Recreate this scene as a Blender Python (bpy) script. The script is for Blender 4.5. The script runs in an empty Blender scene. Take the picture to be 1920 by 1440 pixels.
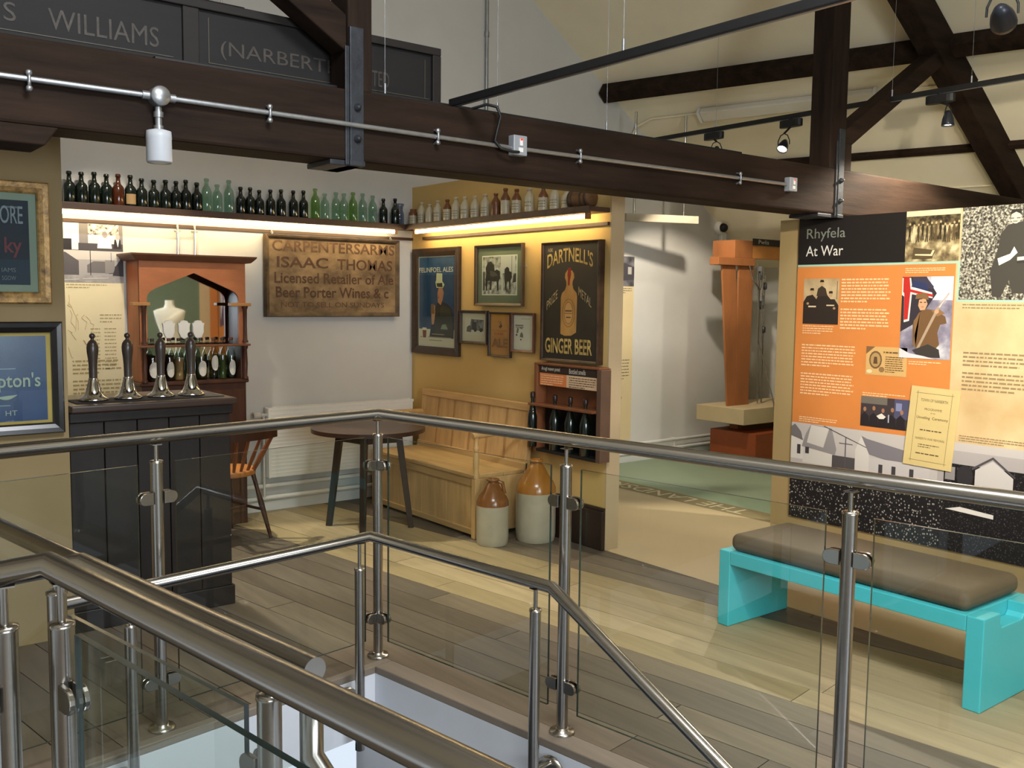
import bpy, bmesh, math, random
from mathutils import Vector, Matrix
random.seed(7)
SC = bpy.context.scene
COL = SC.collection

# ------------------------------------------------------------------ camera, world, lights, exposure
def V(*a): return Vector(a[0] if len(a) == 1 else a)
YAW, PITCH, ROLL, F_PX, EYE = math.radians(38.117), math.radians(5.0496), math.radians(-0.6484), 1779.44, 1.57
fw = V(math.sin(YAW)*math.cos(PITCH), math.cos(YAW)*math.cos(PITCH), -math.sin(PITCH))
r0 = V(math.cos(YAW), -math.sin(YAW), 0); d0 = fw.cross(r0)
rt = r0*math.cos(ROLL) + d0*math.sin(ROLL); dn = -r0*math.sin(ROLL) + d0*math.cos(ROLL)
cd = bpy.data.cameras.new('camera'); cam = bpy.data.objects.new('camera', cd); COL.objects.link(cam)
cd.sensor_width = 36; cd.lens = F_PX/1920*36; cd.clip_start = 0.05; cd.clip_end = 100
cam.matrix_world = Matrix(((rt.x, -dn.x, -fw.x, 0), (rt.y, -dn.y, -fw.y, 0), (rt.z, -dn.z, -fw.z, EYE), (0, 0, 0, 1)))
SC.camera = cam
w = bpy.data.worlds.new('world'); SC.world = w; w.use_nodes = True
w.node_tree.nodes['Background'].inputs[0].default_value = (0.62, 0.70, 0.80, 1)
w.node_tree.nodes['Background'].inputs[1].default_value = 0.6
SC.view_settings.view_transform = 'Standard'; SC.view_settings.look = 'None'
SC.view_settings.gamma = 1; SC.view_settings.use_curve_mapping = False
SC.view_settings.exposure = 1.0
SC.cycles.max_bounces = 5; SC.cycles.diffuse_bounces = 3; SC.cycles.glossy_bounces = 3; SC.cycles.transparent_max_bounces = 24
SC.cycles.use_adaptive_sampling = True; SC.cycles.adaptive_threshold = .03
SC.cycles.caustics_reflective = False; SC.cycles.caustics_refractive = False
SC.cycles.sample_clamp_indirect = 4.0

def aim(o, tgt):
    o.rotation_euler = (V(tgt) - o.location).to_track_quat('-Z', 'Y').to_euler()
def area(name, loc, tgt, sx, sy, power, col):
    l = bpy.data.lights.new(name, 'AREA'); l.shape = 'RECTANGLE'; l.size = sx; l.size_y = sy; l.energy = power; l.color = col
    o = bpy.data.objects.new(name, l); COL.objects.link(o); o.location = loc; aim(o, tgt); return o
# daylight through the windows of the walls behind the camera and an added overhead fill above the stairs
area('window_daylight', (-0.6, -3.05, 1.9), (0.3, 0, 1.7), 1.9, 1.3, 34, (0.84, 0.92, 1.0))
area('window_daylight', (1.4, -3.05, 1.9), (1.6, 0, 1.7), 1.25, 1.3, 80, (0.84, 0.92, 1.0))
area('overhead_fill', (1.2, 0.9, 4.05), (1.3, 1.2, 0), 1.4, 1.0, 88, (0.92, 0.95, 1.0))  # added ambient fill, the roof has no opening here
area('stair_window_daylight', (0.85, 1.3, -1.5), (2.0, 2.3, -.4), .9, .9, 26, (0.80, 0.88, 1.0))

# ------------------------------------------------------------------ materials
def lin(h):
    h = h.lstrip('#'); c = [int(h[i:i+2], 16)/255 for i in (0, 2, 4)]
    return tuple(x/12.92 if x <= .04045 else ((x+.055)/1.055)**2.4 for x in c) + (1,)
MC = {}
def M(hexc, rough=.6, metal=0, var=.10, scale=(6, 6, 6), bump=0, rot=0, spec=.4, detail=4, emit=0, dark=None, key=''):
    k = (hexc, rough, metal, var, scale, bump, rot, spec, emit, dark, key)
    if k in MC: return MC[k]
    m = bpy.data.materials.new('mat_%s_%d' % (hexc.strip('#'), len(MC))); m.use_nodes = True; MC[k] = m
    nt = m.node_tree; b = nt.nodes['Principled BSDF']
    b.inputs['Roughness'].default_value = rough; b.inputs['Metallic'].default_value = metal
    b.inputs['Specular IOR Level'].default_value = spec
    c = lin(hexc); b.inputs['Base Color'].default_value = c
    if emit:
        b.inputs['Emission Color'].default_value = c; b.inputs['Emission Strength'].default_value = emit
    if var or bump:
        tc = nt.nodes.new('ShaderNodeTexCoord'); mp = nt.nodes.new('ShaderNodeMapping'); no = nt.nodes.new('ShaderNodeTexNoise')
        mp.inputs['Scale'].default_value = scale; mp.inputs['Rotation'].default_value = (0, 0, rot)
        no.inputs['Scale'].default_value = 1; no.inputs['Detail'].default_value = detail; no.inputs['Roughness'].default_value = .65
        nt.links.new(tc.outputs['Object'], mp.inputs[0]); nt.links.new(mp.outputs[0], no.inputs['Vector'])
        if var:
            rp = nt.nodes.new('ShaderNodeValToRGB')
            d = lin(dark) if dark else tuple(x*(1-var) for x in c[:3]) + (1,)
            l2 = tuple(min(1, x*(1+var*.7)) for x in c[:3]) + (1,)
            rp.color_ramp.elements[0].position = .30; rp.color_ramp.elements[0].color = d
            rp.color_ramp.elements[1].position = .70; rp.color_ramp.elements[1].color = l2
            nt.links.new(no.outputs['Fac'], rp.inputs[0]); nt.links.new(rp.outputs[0], b.inputs['Base Color'])
        if bump:
            bp = nt.nodes.new('ShaderNodeBump'); bp.inputs['Strength'].default_value = bump; bp.inputs['Distance'].default_value = .01
            nt.links.new(no.outputs['Fac'], bp.inputs['Height']); nt.links.new(bp.outputs[0], b.inputs['Normal'])
    return m
def flat(h, rough=.7): return M(h, rough, var=0)
def noise_photo(name, cols, scale, kind='NOISE', stretch=(1, 1, 1)):
    m = bpy.data.materials.new(name); m.use_nodes = True; nt = m.node_tree; b = nt.nodes['Principled BSDF']
    b.inputs['Roughness'].default_value = .6; b.inputs['Specular IOR Level'].default_value = .3
    tc = nt.nodes.new('ShaderNodeTexCoord'); mp = nt.nodes.new('ShaderNodeMapping'); mp.inputs['Scale'].default_value = stretch
    nt.links.new(tc.outputs['Object'], mp.inputs[0])
    if kind == 'VORONOI':
        no = nt.nodes.new('ShaderNodeTexVoronoi'); out = no.outputs['Distance']
    else:
        no = nt.nodes.new('ShaderNodeTexNoise'); no.inputs['Detail'].default_value = 6; out = no.outputs['Fac']
    no.inputs['Scale'].default_value = scale; nt.links.new(mp.outputs[0], no.inputs['Vector'])
    rp = nt.nodes.new('ShaderNodeValToRGB'); el = rp.color_ramp.elements
    el[0].position, el[0].color = cols[0][0], lin(cols[0][1]); el[1].position, el[1].color = cols[-1][0], lin(cols[-1][1])
    for p, c in cols[1:-1]:
        e = el.new(p); e.color = lin(c)
    nt.links.new(out, rp.inputs[0]); nt.links.new(rp.outputs[0], b.inputs['Base Color'])
    return m
def glass_mat(name, tint, refl=1.0, ior=1.45, rough=.01):
    m = bpy.data.materials.new(name); m.use_nodes = True; nt = m.node_tree; nt.nodes.clear()
    o = nt.nodes.new('ShaderNodeOutputMaterial'); mx = nt.nodes.new('ShaderNodeMixShader'); t = nt.nodes.new('ShaderNodeBsdfTransparent')
    g = nt.nodes.new('ShaderNodeBsdfGlossy'); fr = nt.nodes.new('ShaderNodeFresnel'); fr.inputs[0].default_value = ior
    t.inputs[0].default_value = lin(tint); g.inputs['Roughness'].default_value = rough; g.inputs[0].default_value = (refl, refl, refl, 1)
    ge = nt.nodes.new('ShaderNodeNewGeometry'); sb = nt.nodes.new('ShaderNodeMath'); sb.operation = 'SUBTRACT'; sb.inputs[0].default_value = 1; mu = nt.nodes.new('ShaderNodeMath'); mu.operation = 'MULTIPLY'
    nt.links.new(ge.outputs['Backfacing'], sb.inputs[1]); nt.links.new(sb.outputs[0], mu.inputs[0]); nt.links.new(fr.outputs[0], mu.inputs[1])
    nt.links.new(mu.outputs[0], mx.inputs[0]); nt.links.new(t.outputs[0], mx.inputs[1]); nt.links.new(g.outputs[0], mx.inputs[2])
    nt.links.new(mx.outputs[0], o.inputs[0]); return m
RV = math.radians(8.7586)
WHITE = M('#cfccc6', .85, var=.04, scale=(2, 2, 2), bump=.03)
CEIL = M('#efe3c6', .85, var=.04, scale=(2, 2, 2), bump=.03)
YELLOW = M('#d0ae6c', .8, var=.05, scale=(2, 2, 2))
BEIGE = M('#b9a583', .8, var=.05, scale=(2, 2, 2))
TAN = M('#a58f63', .8, var=.05, scale=(2, 2, 2))
OAK = M('#2b1f17', .75, var=.55, scale=(1.2, 12, 12), bump=.35, detail=8, spec=.12)
OAKV = M('#281d16', .75, var=.55, scale=(12, 12, 1.2), bump=.35, detail=8, spec=.12)
IRON = M('#3c3e42', .5, .6, var=.3, scale=(20, 20, 20), bump=.2)
STEEL = M('#a9a49c', .24, 1, var=.05, scale=(3, 3, 60))
CHROME = M('#c9c6c0', .12, 1, var=0)
GALV = M('#a7a9ab', .38, .85, var=.12, scale=(25, 25, 25))
BLACK = M('#151414', .45, var=.1)
BLACKM = M('#1b1a1a', .5, var=.15, scale=(10, 10, 10))
PLASTW = M('#d8d7d2', .4, var=.03)
PINE = M('#c29c66', .5, var=.25, scale=(14, 1.5, 14), bump=.1, detail=6)
PINEV = M('#c7a16a', .5, var=.25, scale=(14, 14, 1.5), bump=.1, detail=6)
DARKW = M('#2c1d16', .42, var=.4, scale=(14, 14, 1.5), bump=.12, detail=6)
MAHOG = M('#4a2a1c', .4, var=.35, scale=(12, 12, 2), bump=.08)
REDWD = M('#a45f38', .45, var=.22, scale=(10, 10, 2), bump=.05)
GLASS = glass_mat('clear_glass', '#f8fbf9')
GEDGE = M('#1d2b27', .15, var=0, spec=.8)
PALEW = M('#e8e6df', .45, var=.02)

# ------------------------------------------------------------------ mesh builder
class MB:
    def __init__(s): s.v = []; s.f = []; s.m = []; s.s = []
    def add(s, vs, fs, m=0, sm=False):
        o = len(s.v); s.v += [tuple(x) for x in vs]
        for f in fs: s.f.append([o+i for i in f]); s.m.append(m); s.s.append(sm)
        return s
    def obox(s, c, a, b, d, m=0):
        c, a, b, d = V(c), V(a), V(b), V(d)
        vs = [c+a*i+b*j+d*k for i in (-1, 1) for j in (-1, 1) for k in (-1, 1)]
        return s.add(vs, [(0, 1, 3, 2), (4, 6, 7, 5), (0, 4, 5, 1), (2, 3, 7, 6), (0, 2, 6, 4), (1, 5, 7, 3)], m)
    def box(s, x0, x1, y0, y1, z0, z1, m=0):
        return s.obox(((x0+x1)/2, (y0+y1)/2, (z0+z1)/2), ((x1-x0)/2, 0, 0), (0, (y1-y0)/2, 0), (0, 0, (z1-z0)/2), m)
    def bar(s, p, q, wd, h, up=(0, 0, 1), m=0):
        p, q = V(p), V(q); d = (q-p); a = d/2; side = d.cross(V(up)).normalized()*wd/2; u2 = side.cross(d).normalized()*h/2
        return s.obox((p+q)/2, a, side, u2, m)
    def tube(s, pts, r, n=12, m=0, caps=True, sm=True):
        pts = [V(p) for p in pts]; N = len(pts); rs = r if isinstance(r, (list, tuple)) else [r]*N
        t0 = (pts[1]-pts[0]).normalized(); a = t0.orthogonal().normalized(); rings = []
        for i, p in enumerate(pts):
            ti = (pts[min(i+1, N-1)]-pts[max(i-1, 0)]).normalized()
            if 0 < i < N-1:
                e1 = (pts[i]-pts[i-1]).normalized(); e2 = (pts[i+1]-pts[i]).normalized(); ti = (e1+e2).normalized(); k = 1/max(.4, ti.dot(e1))
            else: k = 1
            a = (a-ti*a.dot(ti)).normalized(); b = ti.cross(a)
            bend = None
            if k > 1.0001:
                bend = (e2-e1).normalized()
            ring = []
            for j in range(n):
                o = (a*math.cos(2*math.pi*j/n)+b*math.sin(2*math.pi*j/n))*rs[i]
                if bend is not None: o = o + bend*o.dot(bend)*(k-1)
                ring.append(p+o)
            rings.append(ring)
        vs = [q for g in rings for q in g]; fs = []
        for i in range(N-1):
            for j in range(n): fs.append((i*n+j, i*n+(j+1) % n, (i+1)*n+(j+1) % n, (i+1)*n+j))
        s.add(vs, fs, m, sm)
        if caps:
            s.add(rings[0], [tuple(range(n))[::-1]], m); s.add(rings[-1], [tuple(range(n))], m)
        return s
    def cyl(s, p, q, r, n=16, m=0): return s.tube([p, q], r, n, m)
    def lathe(s, c, prof, n=20, m=0, ax=(0, 0, 1), sm=True):
        c = V(c); ax = V(ax).normalized(); a = ax.orthogonal().normalized(); b = ax.cross(a); vs = []; fs = []
        for r, z in prof:
            for j in range(n):
                vs.append(c+ax*z+(a*math.cos(2*math.pi*j/n)+b*math.sin(2*math.pi*j/n))*max(r, 1e-5))
        for i in range(len(prof)-1):
            for j in range(n): fs.append((i*n+j, i*n+(j+1) % n, (i+1)*n+(j+1) % n, (i+1)*n+j))
        s.add(vs, fs, m, sm)
        if prof[0][0] > 1e-4: s.add(vs[:n], [tuple(range(n))[::-1]], m)
        if prof[-1][0] > 1e-4: s.add(vs[-n:], [tuple(range(n))], m)
        return s
    def prism(s, pts, off, m=0):
        pts = [V(p) for p in pts]; off = V(off); n = len(pts); vs = pts+[p+off for p in pts]
        fs = [tuple(range(n))[::-1], tuple(range(n, 2*n))]+[(i, (i+1) % n, n+(i+1) % n, n+i) for i in range(n)]
        return s.add(vs, fs, m)
    def poly(s, pts, m=0): return s.add([V(p) for p in pts], [tuple(range(len(pts)))], m)
ORG = {}
def mesh_obj(name, mb, mats, org, parent, bevel, fix=True):
    me = bpy.data.meshes.new(name); o = V(org)
    me.from_pydata([tuple(V(p)-o) for p in mb.v], [], mb.f)
    mats = mats if isinstance(mats, (list, tuple)) else [mats]
    for x in mats: me.materials.append(x)
    me.polygons.foreach_set('material_index', mb.m); me.polygons.foreach_set('use_smooth', mb.s)
    if fix:
        bm = bmesh.new(); bm.from_mesh(me); bmesh.ops.recalc_face_normals(bm, faces=bm.faces); bm.to_mesh(me); bm.free()
    me.update(); ob = bpy.data.objects.new(name, me); COL.objects.link(ob)
    if bevel:
        md = ob.modifiers.new('edge', 'BEVEL'); md.width = bevel; md.segments = 2; md.limit_method = 'ANGLE'; md.angle_limit = .7
    return ob
def tag(o, label, cat, group=None, kind=None):
    o['label'] = label; o['category'] = cat
    if group: o['group'] = group
    if kind: o['kind'] = kind
    return o
def thing(name, label, cat, loc=(0, 0, 0), group=None, kind=None):
    o = bpy.data.objects.new(name, None); COL.objects.link(o); o.location = loc; o.empty_display_size = .1; ORG[o.name] = V(loc)
    return tag(o, label, cat, group, kind)
def part(par, name, mb, mats, bevel=0, label=None, fix=True):
    org = ORG[par.name]; ob = mesh_obj(name, mb, mats, org, par, bevel, fix); ob.parent = par; ORG[ob.name] = org
    if label: ob['label'] = label
    return ob
def single(name, label, cat, mb, mats, loc=None, group=None, kind=None, bevel=0):
    if loc is None:
        xs = list(zip(*mb.v)); loc = ((min(xs[0])+max(xs[0]))/2, (min(xs[1])+max(xs[1]))/2, min(xs[2]))
    ob = mesh_obj(name, mb, mats, loc, None, bevel); ob.location = loc; ORG[ob.name] = V(loc)
    return tag(ob, label, cat, group, kind)
def copy_tree(root, loc, label=None, group=None):
    def cp(o, par):
        c = o.copy(); COL.objects.link(c); c.parent = par
        for ch in list(o.children): cp(ch, c)
        return c
    r = cp(root, None); r.location = loc; ORG[r.name] = V(loc)
    if label: r['label'] = label
    if group: r['group'] = group
    return r

# planes: origin, right, up, normal
class PL:
    def __init__(s, o, ux, uy):
        s.o, s.x, s.y = V(o), V(ux), V(uy); s.n = s.x.cross(s.y).normalized()
    def p(s, a, b, h=0): return s.o+s.x*a+s.y*b+s.n*h
    def box(s, mb, a0, a1, b0, b1, h0, h1, m=0):
        return mb.obox(s.p((a0+a1)/2, (b0+b1)/2, (h0+h1)/2), s.x*((a1-a0)/2), s.y*((b1-b0)/2), s.n*((h1-h0)/2), m)
def text_geo(body, bold=0.0, spacing=1.0):
    cu = bpy.data.curves.new('t', 'FONT'); cu.body = body; cu.size = 1; cu.offset = bold; cu.resolution_u = 3; cu.space_character = spacing
    ob = bpy.data.objects.new('t', cu); me = bpy.data.meshes.new_from_object(ob)
    vs = [v.co.copy() for v in me.vertices]; fs = [tuple(p.vertices) for p in me.polygons]
    bpy.data.objects.remove(ob); bpy.data.curves.remove(cu); bpy.data.meshes.remove(me)
    return vs, fs
def text(mb, body, pl, a0, a1, b0, b1, h, m=0, bold=0.0, arc=0, spacing=1.0, vary=None):
    vs, fs = text_geo(body, bold, spacing)
    x0 = min(v.x for v in vs); x1 = max(v.x for v in vs); y0 = min(v.y for v in vs); y1 = max(v.y for v in vs); out = []
    for v in vs:
        s = (v.x-x0)/(x1-x0); t = (v.y-y0)/(y1-y0); a = a0+(a1-a0)*s; k = 4*s*(1-s)
        b = b0+(b1-b0)*t + arc*k
        if vary: b = b0+(b1-b0)*t*(1-vary*k)+arc*k
        out.append(pl.p(a, b, h))
    return mb.add(out, fs, m)
def lines(mb, pl, a0, a1, btop, n, pitch, hgt, h, m=0, last=.6, seed=0):
    rng = random.Random(seed)
    for i in range(n):
        b = btop-i*pitch; a = a0; end = a1 if i < n-1 else a0+(a1-a0)*last
        end -= rng.random()*(a1-a0)*.08
        while a < end:
            wd = min((.6+rng.random()*2.4)*hgt*1.6, end-a)
            mb.poly([pl.p(a, b, h), pl.p(a+wd, b, h), pl.p(a+wd, b+hgt, h), pl.p(a, b+hgt, h)], m); a += wd+hgt*.7
    return mb
def art(par, name, pl, layers, h=.001, label=None):
    """flat print: coloured shapes in layers; each layer (colour or material, [(a,b)...])"""
    mb = MB(); mats = []
    for i, (c, pts) in enumerate(layers):
        mt = flat(c) if isinstance(c, str) else c
        if mt not in mats: mats.append(mt)
        mb.poly([pl.p(a, b, h+i*.00015) for a, b in pts], mats.index(mt))
    return part(par, name, mb, mats, label=label, fix=False)
def R(a0, a1, b0, b1): return [(a0, b0), (a1, b0), (a1, b1), (a0, b1)]
def E(cx, cy, rx, ry, n=14, a0=0, a1=2*math.pi): return [(cx+rx*math.cos(a0+(a1-a0)*i/n), cy+ry*math.sin(a0+(a1-a0)*i/n)) for i in range(n)]
def frame_mb(pl, w_, h_, fw_, d, prof=None):
    prof = prof or [(0, 0), (0, .75), (.12, 1), (.5, .9), (.85, .7), (1, .55), (1, 0)]
    mb = MB(); n = len(prof); cor = [(0, 0, 1, 1), (w_, 0, -1, 1), (w_, h_, -1, -1), (0, h_, 1, -1)]; vs = []
    for cx, cy, sx, sy in cor:
        for t, e in prof: vs.append(pl.p(cx+sx*t*fw_, cy+sy*t*fw_, e*d))
    fs = []
    for i in range(4):
        j = (i+1) % 4
        for k in range(n):
            k2 = (k+1) % n; fs.append((i*n+k, j*n+k, j*n+k2, i*n+k2))
    return mb.add(vs, fs)
ORD = 'first second third fourth fifth sixth seventh eighth ninth tenth eleventh twelfth thirteenth fourteenth fifteenth sixteenth seventeenth eighteenth nineteenth twentieth'.split()
ORD += ['twenty-'+x for x in ORD[:9]]+['thirtieth']+['thirty-'+x for x in ORD[:9]]

# stair frame: u to the right along the back run, v deeper along the side run
UX, VY, O0 = V(math.cos(RV), math.sin(RV), 0), V(-math.sin(RV), math.cos(RV), 0), V(2.054, 3.553, 0)
def W(u, v, z=0): return O0+UX*u+VY*v+V(0, 0, z)
def roof_z(X, Y): return 3.97-.698*(X-5.571-.2843*(6.55-Y))
def roof_x(z, Y): return 5.571+(3.97-z)/.698+.2843*(6.55-Y)
GAB = PL((0, 6.55, 0), (1, 0, 0), (0, 0, 1))          # back wall, a = X, b = Z
YEL = PL((4.105, 0, 0), (0, -1, 0), (0, 0, 1))        # yellow wall, a = -Y
PAN = PL((5.6, 0, 0), (0, -1, 0), (0, 0, 1))          # display wall, a = -Y

# ------------------------------------------------------------------ floors
PL_D = [M(h, .55, var=.30, scale=(14, .9, 14), rot=-RV, bump=.12, detail=7) for h in ('#6b5f50', '#615649', '#736654', '#5a4f42')]
PL_L = [M(h, .55, var=.20, scale=(14, .9, 14), rot=-RV, bump=.08, detail=7) for h in ('#a5926f', '#ae9b78', '#9c8a66')]
fl = MB(); fl.prism([W(-4.2, -.05, -.03), W(2.9, -.05, -.03), W(2.9, 3.6, -.03), W(-4.2, 3.6, -.03)], (0, 0, -.1))
fl.prism([W(-.075, -6.5, -.03), W(3.6, -6.5, -.03), W(3.6, -.05, -.03), W(-.075, -.05, -.03)], (0, 0, -.1))
fl.prism([W(-5, -6.5, -.03), W(-1.82, -6.5, -.03), W(-1.82, -1.33, -.03), W(-5, -1.33, -.03)], (0, 0, -.1))
FLOOR = thing('floor', 'worn grey brown floorboards around the stairwell', 'floor', (0, 0, 0), kind='structure')
part(FLOOR, 'floor_slab', fl, M('#1d1814', .9))
def clip(poly, a, b, c):       # keep a*x+b*y<=c
    out = []
    for i in range(len(poly)):
        p, q = poly[i], poly[(i+1) % len(poly)]; dp, dq = a*p[0]+b*p[1]-c, a*q[0]+b*q[1]-c
        if dp <= 0: out.append(p)
        if (dp < 0 < dq) or (dq < 0 < dp):
            t = dp/(dp-dq); out.append((p[0]+(q[0]-p[0])*t, p[1]+(q[1]-p[1])*t))
    return out
def plank(u0, u1, v0, v1, mt):
    p = [tuple(W(a, b)[:2]) for a, b in ((u0, v0), (u1, v0), (u1, v1), (u0, v1))]
    for cl in ((1, 0, 4.107), (0, 1, 6.54), (-1, 0, 3.5), (0, -1, 3.0)):
        p = clip(p, *cl)
        if len(p) < 3: return
    mb = MB(); mb.prism([(x, y, -.03) for x, y in p], (0, 0, .03-random.random()*.0012)); part(FLOOR, 'plank', mb, mt)
PW, G = .1675, .0022
for k in range(-28, 15):
    u0 = .01+PW*k; u1 = u0+PW
    v = -6.3-random.random()*1.5
    while v < 3.8:
        L = 2.0+random.random()*1.9; v1 = min(v+L, 3.9); mt = random.choice(PL_L if 5 <= k <= 9 else PL_D)
        a, b = v+G, v1-G
        if u1 <= .02:                           # left of the side run: only beyond the well, or where the visitor stands
            if b > -.05: plank(u0+G, u1-G, max(a, -.045), b, mt)
            if u0 < -1.85 and a < -1.35: plank(u0+G, min(u1-G, -1.82), a, min(b, -1.33), mt)
        else: plank(u0+G, u1-G, a, b, mt)
        v = v1
mb = MB(); mb.prism([W(-.085, -6.2, -.03), W(.008, -6.2, -.03), W(.008, -.086, -.03), W(-.085, -.086, -.03)], (0, 0, .032))
part(FLOOR, 'edge_board', mb, M('#7a6f62', .5, var=.2, scale=(14, .9, 14), rot=-RV), bevel=.004)
mb = MB(); mb.prism([W(-4.2, -.085, -.03), W(.008, -.085, -.03), W(.008, -.043, -.03), W(-4.2, -.043, -.03)], (0, 0, .032))
part(FLOOR, 'edge_board', mb, M('#7a6f62', .5, var=.2, scale=(.9, 14, 14), rot=-RV), bevel=.004)
mb = MB(); mb.box(4.111, 5.6, -3.0, 6.55, -.1, 0)
single('floor_cream', 'cream printed vinyl floor between the boards and the lettered line', 'floor', mb, M('#bfa985', .5, var=.06, scale=(1.5, 1.5, 1.5)), kind='structure')
FG = thing('floor_green', 'pale green printed vinyl floor beyond the lettered line', 'floor', (7, 2, 0), kind='structure')
mb = MB(); mb.box(5.6, 12, -3.0, 6.55, -.1, 0); part(FG, 'vinyl', mb, M('#8f9f85', .5, var=.06, scale=(1.5, 1.5, 1.5)))
mb = MB(); mb.poly([(5.6, 3.9, .0012), (5.83, 3.9, .0012), (5.86, 6.5, .0012), (5.6, 6.5, .0012)]); part(FG, 'border_strip', mb, flat('#8a7a58'), fix=False)
LP = PL((5.83, 4.42, 0), (0, 1, 0), (-1, 0, 0)); mb = MB(); text(mb, 'THE LANDSKER', LP, 0, 1.72, .03, .19, .0022)
part(FG, 'floor_lettering', mb, flat('#cfc3a2'), label='pale inlaid letters THE LANDSKER', fix=False)

# ------------------------------------------------------------------ walls and roof
mb = MB(); rz = roof_z(2.5, 6.55)
mb.prism([(-4, 6.55, -.1), (8.9, 6.55, -.1), (8.9, 6.55, roof_z(8.9, 6.55)), (2.5, 6.55, rz), (-4, 6.55, 3.4)], (0, .2, 0))
single('wall_back', 'white gable wall rising behind the bar display', 'wall', mb, WHITE, kind='structure')
mb = MB()
def rp(X, Y): return (X, Y, roof_z(X, Y))
e0, e1 = roof_x(1.95, 6.75), roof_x(1.95, -3.2); k0, k1 = 2.5-.2843*.2, 2.5+.2843*9.75
mb.prism([rp(k0, 6.75), rp(e0, 6.75), rp(e1, -3.2), rp(k1, -3.2)], (.06, 0, .1))
mb.prism([rp(k0, 6.75), (-4, 6.75, 3.4), (-4, -3.2, 3.4), rp(k1, -3.2)], (0, 0, .1))
single('ceiling', 'cream sloping ceiling under the roof', 'ceiling', mb, CEIL, kind='structure')
mb = MB(); mb.prism([(e0, 6.75, -.1), (e1, -3.2, -.1), (e1, -3.2, 2.0), (e0, 6.75, 2.0)], (.15, 0, 0))
single('wall_right', 'white side wall under the low end of the roof', 'wall', mb, WHITE, kind='structure')
mb = MB(); mb.box(-4.1, -4, -3.2, 6.7, -.1, 3.45)
single('wall_left', 'white outer wall on the stair side', 'wall', mb, WHITE, kind='structure')
mb = MB()
xs = [-4, -1.55, .35, .77, 2.03, 12.5]
for i in (0, 2, 4): mb.box(xs[i], xs[i+1], -3.3, -3.2, -.1, 6.2)
for i in (1, 3): mb.box(xs[i], xs[i+1], -3.3, -3.2, -.1, 1.25); mb.box(xs[i], xs[i+1], -3.3, -3.2, 2.55, 6.2)
single('wall_front', 'white wall with two windows facing the display', 'wall', mb, WHITE, kind='structure')
for i, (a, b) in enumerate(((-1.55, .35), (.77, 2.03))):
    t = thing('window_%d' % (i+1), 'white framed window in the wall facing the display, %s' % ('near the stairs' if i == 0 else 'beside the green partition'), 'window', ((a+b)/2, -3.25, 1.25), kind='structure')
    mb = MB(); mb.box(a, b, -3.29, -3.21, 1.25, 1.31); mb.box(a, b, -3.29, -3.21, 2.49, 2.55); mb.box(a, a+.06, -3.29, -3.21, 1.31, 2.49); mb.box(b-.06, b, -3.29, -3.21, 1.31, 2.49); mb.box((a+b)/2-.025, (a+b)/2+.025, -3.28, -3.22, 1.31, 2.49)
    part(t, 'window_frame', mb, PALEW, bevel=.004)
    for s in (0, 1):
        mb = MB(); c0 = a+.06 if s == 0 else (a+b)/2+.025; c1 = (a+b)/2-.025 if s == 0 else b-.06; mb.box(c0, c1, -3.253, -3.247, 1.31, 2.49); part(t, 'pane', mb, GLASS)
# display partition (yellow) and its cut end
t = thing('wall_display', 'yellow partition wall hung with old pub pictures', 'wall', (4.16, 5.4, 0), kind='structure')
mb = MB(); mb.box(4.105, 4.125, 4.272, 6.55, 0, 2.455); part(t, 'wall_face', mb, YELLOW)
mb = MB(); mb.box(4.125, 4.218, 4.272, 6.55, 0, 2.455); mb.box(4.105, 4.218, 4.262, 4.272, 0, 2.455); part(t, 'wall_core', mb, BEIGE)
mb = MB(); mb.box(4.072, 4.105, 4.262, 4.87, 0, .25); part(t, 'skirting', mb, DARKW, bevel=.006)
mb = MB(); mb.box(4.082, 4.105, 4.262, 4.87, .25, .27); part(t, 'skirting_cap', mb, DARKW, bevel=.004)
mb = MB(); mb.box(-3, 1.056, 4.6, 4.7, 0, 2.42)
single('wall_bar_end', 'tan partition beside the bar hung with two brewery pictures', 'wall', mb, M('#917d59', .8, var=.05, scale=(2, 2, 2)), kind='structure')
mb = MB(); mb.box(5.6, 5.7, -2.6, 4.12, 0, 2.143)
single('wall_exhibit', 'tan partition carrying the orange war display panel', 'wall', mb, TAN, kind='structure')
mb = MB(); mb.box(2.9, 5.595, -1.95, -1.85, 0, 2.3)
single('wall_green', 'green partition facing the bar mirror', 'wall', mb, M('#71826a', .8, var=.05), kind='structure')
# stairwell
t = thing('wall_stairwell', 'white painted lining of the stairwell', 'wall', (1.9, 2.0, -2.6), kind='structure')
WHB = M('#c9ccd2', .8, var=.03)
mb = MB(); mb.prism([W(-.085, -6.2, -2.6), W(-.06, -6.2, -2.6), W(-.06, -.06, -2.6), W(-.085, -.06, -2.6)], (0, 0, 2.57)); mb.prism([W(-.178, -6.2, -2.6), W(-.085, -6.2, -2.6), W(-.085, -.075, -2.6), W(-.178, -.075, -2.6)], (0, 0, 2.31))
part(t, 'side_lining', mb, WHB)
mb = MB(); mb.prism([W(-4.2, -.085, -.29), W(-.085, -.085, -.29), W(-.085, -.06, -.29), W(-4.2, -.06, -.29)], (0, 0, .26)); part(t, 'end_lining', mb, WHB)
mb = MB(); mb.prism([W(-4.2, .9, -2.6), W(.1, .9, -2.6), W(.1, 1, -2.6), W(-4.2, 1, -2.6)], (0, 0, 2.5)); part(t, 'lower_wall', mb, M('#2a2a2c', .8))  # darkness of the lower room is painted into this wall
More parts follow.
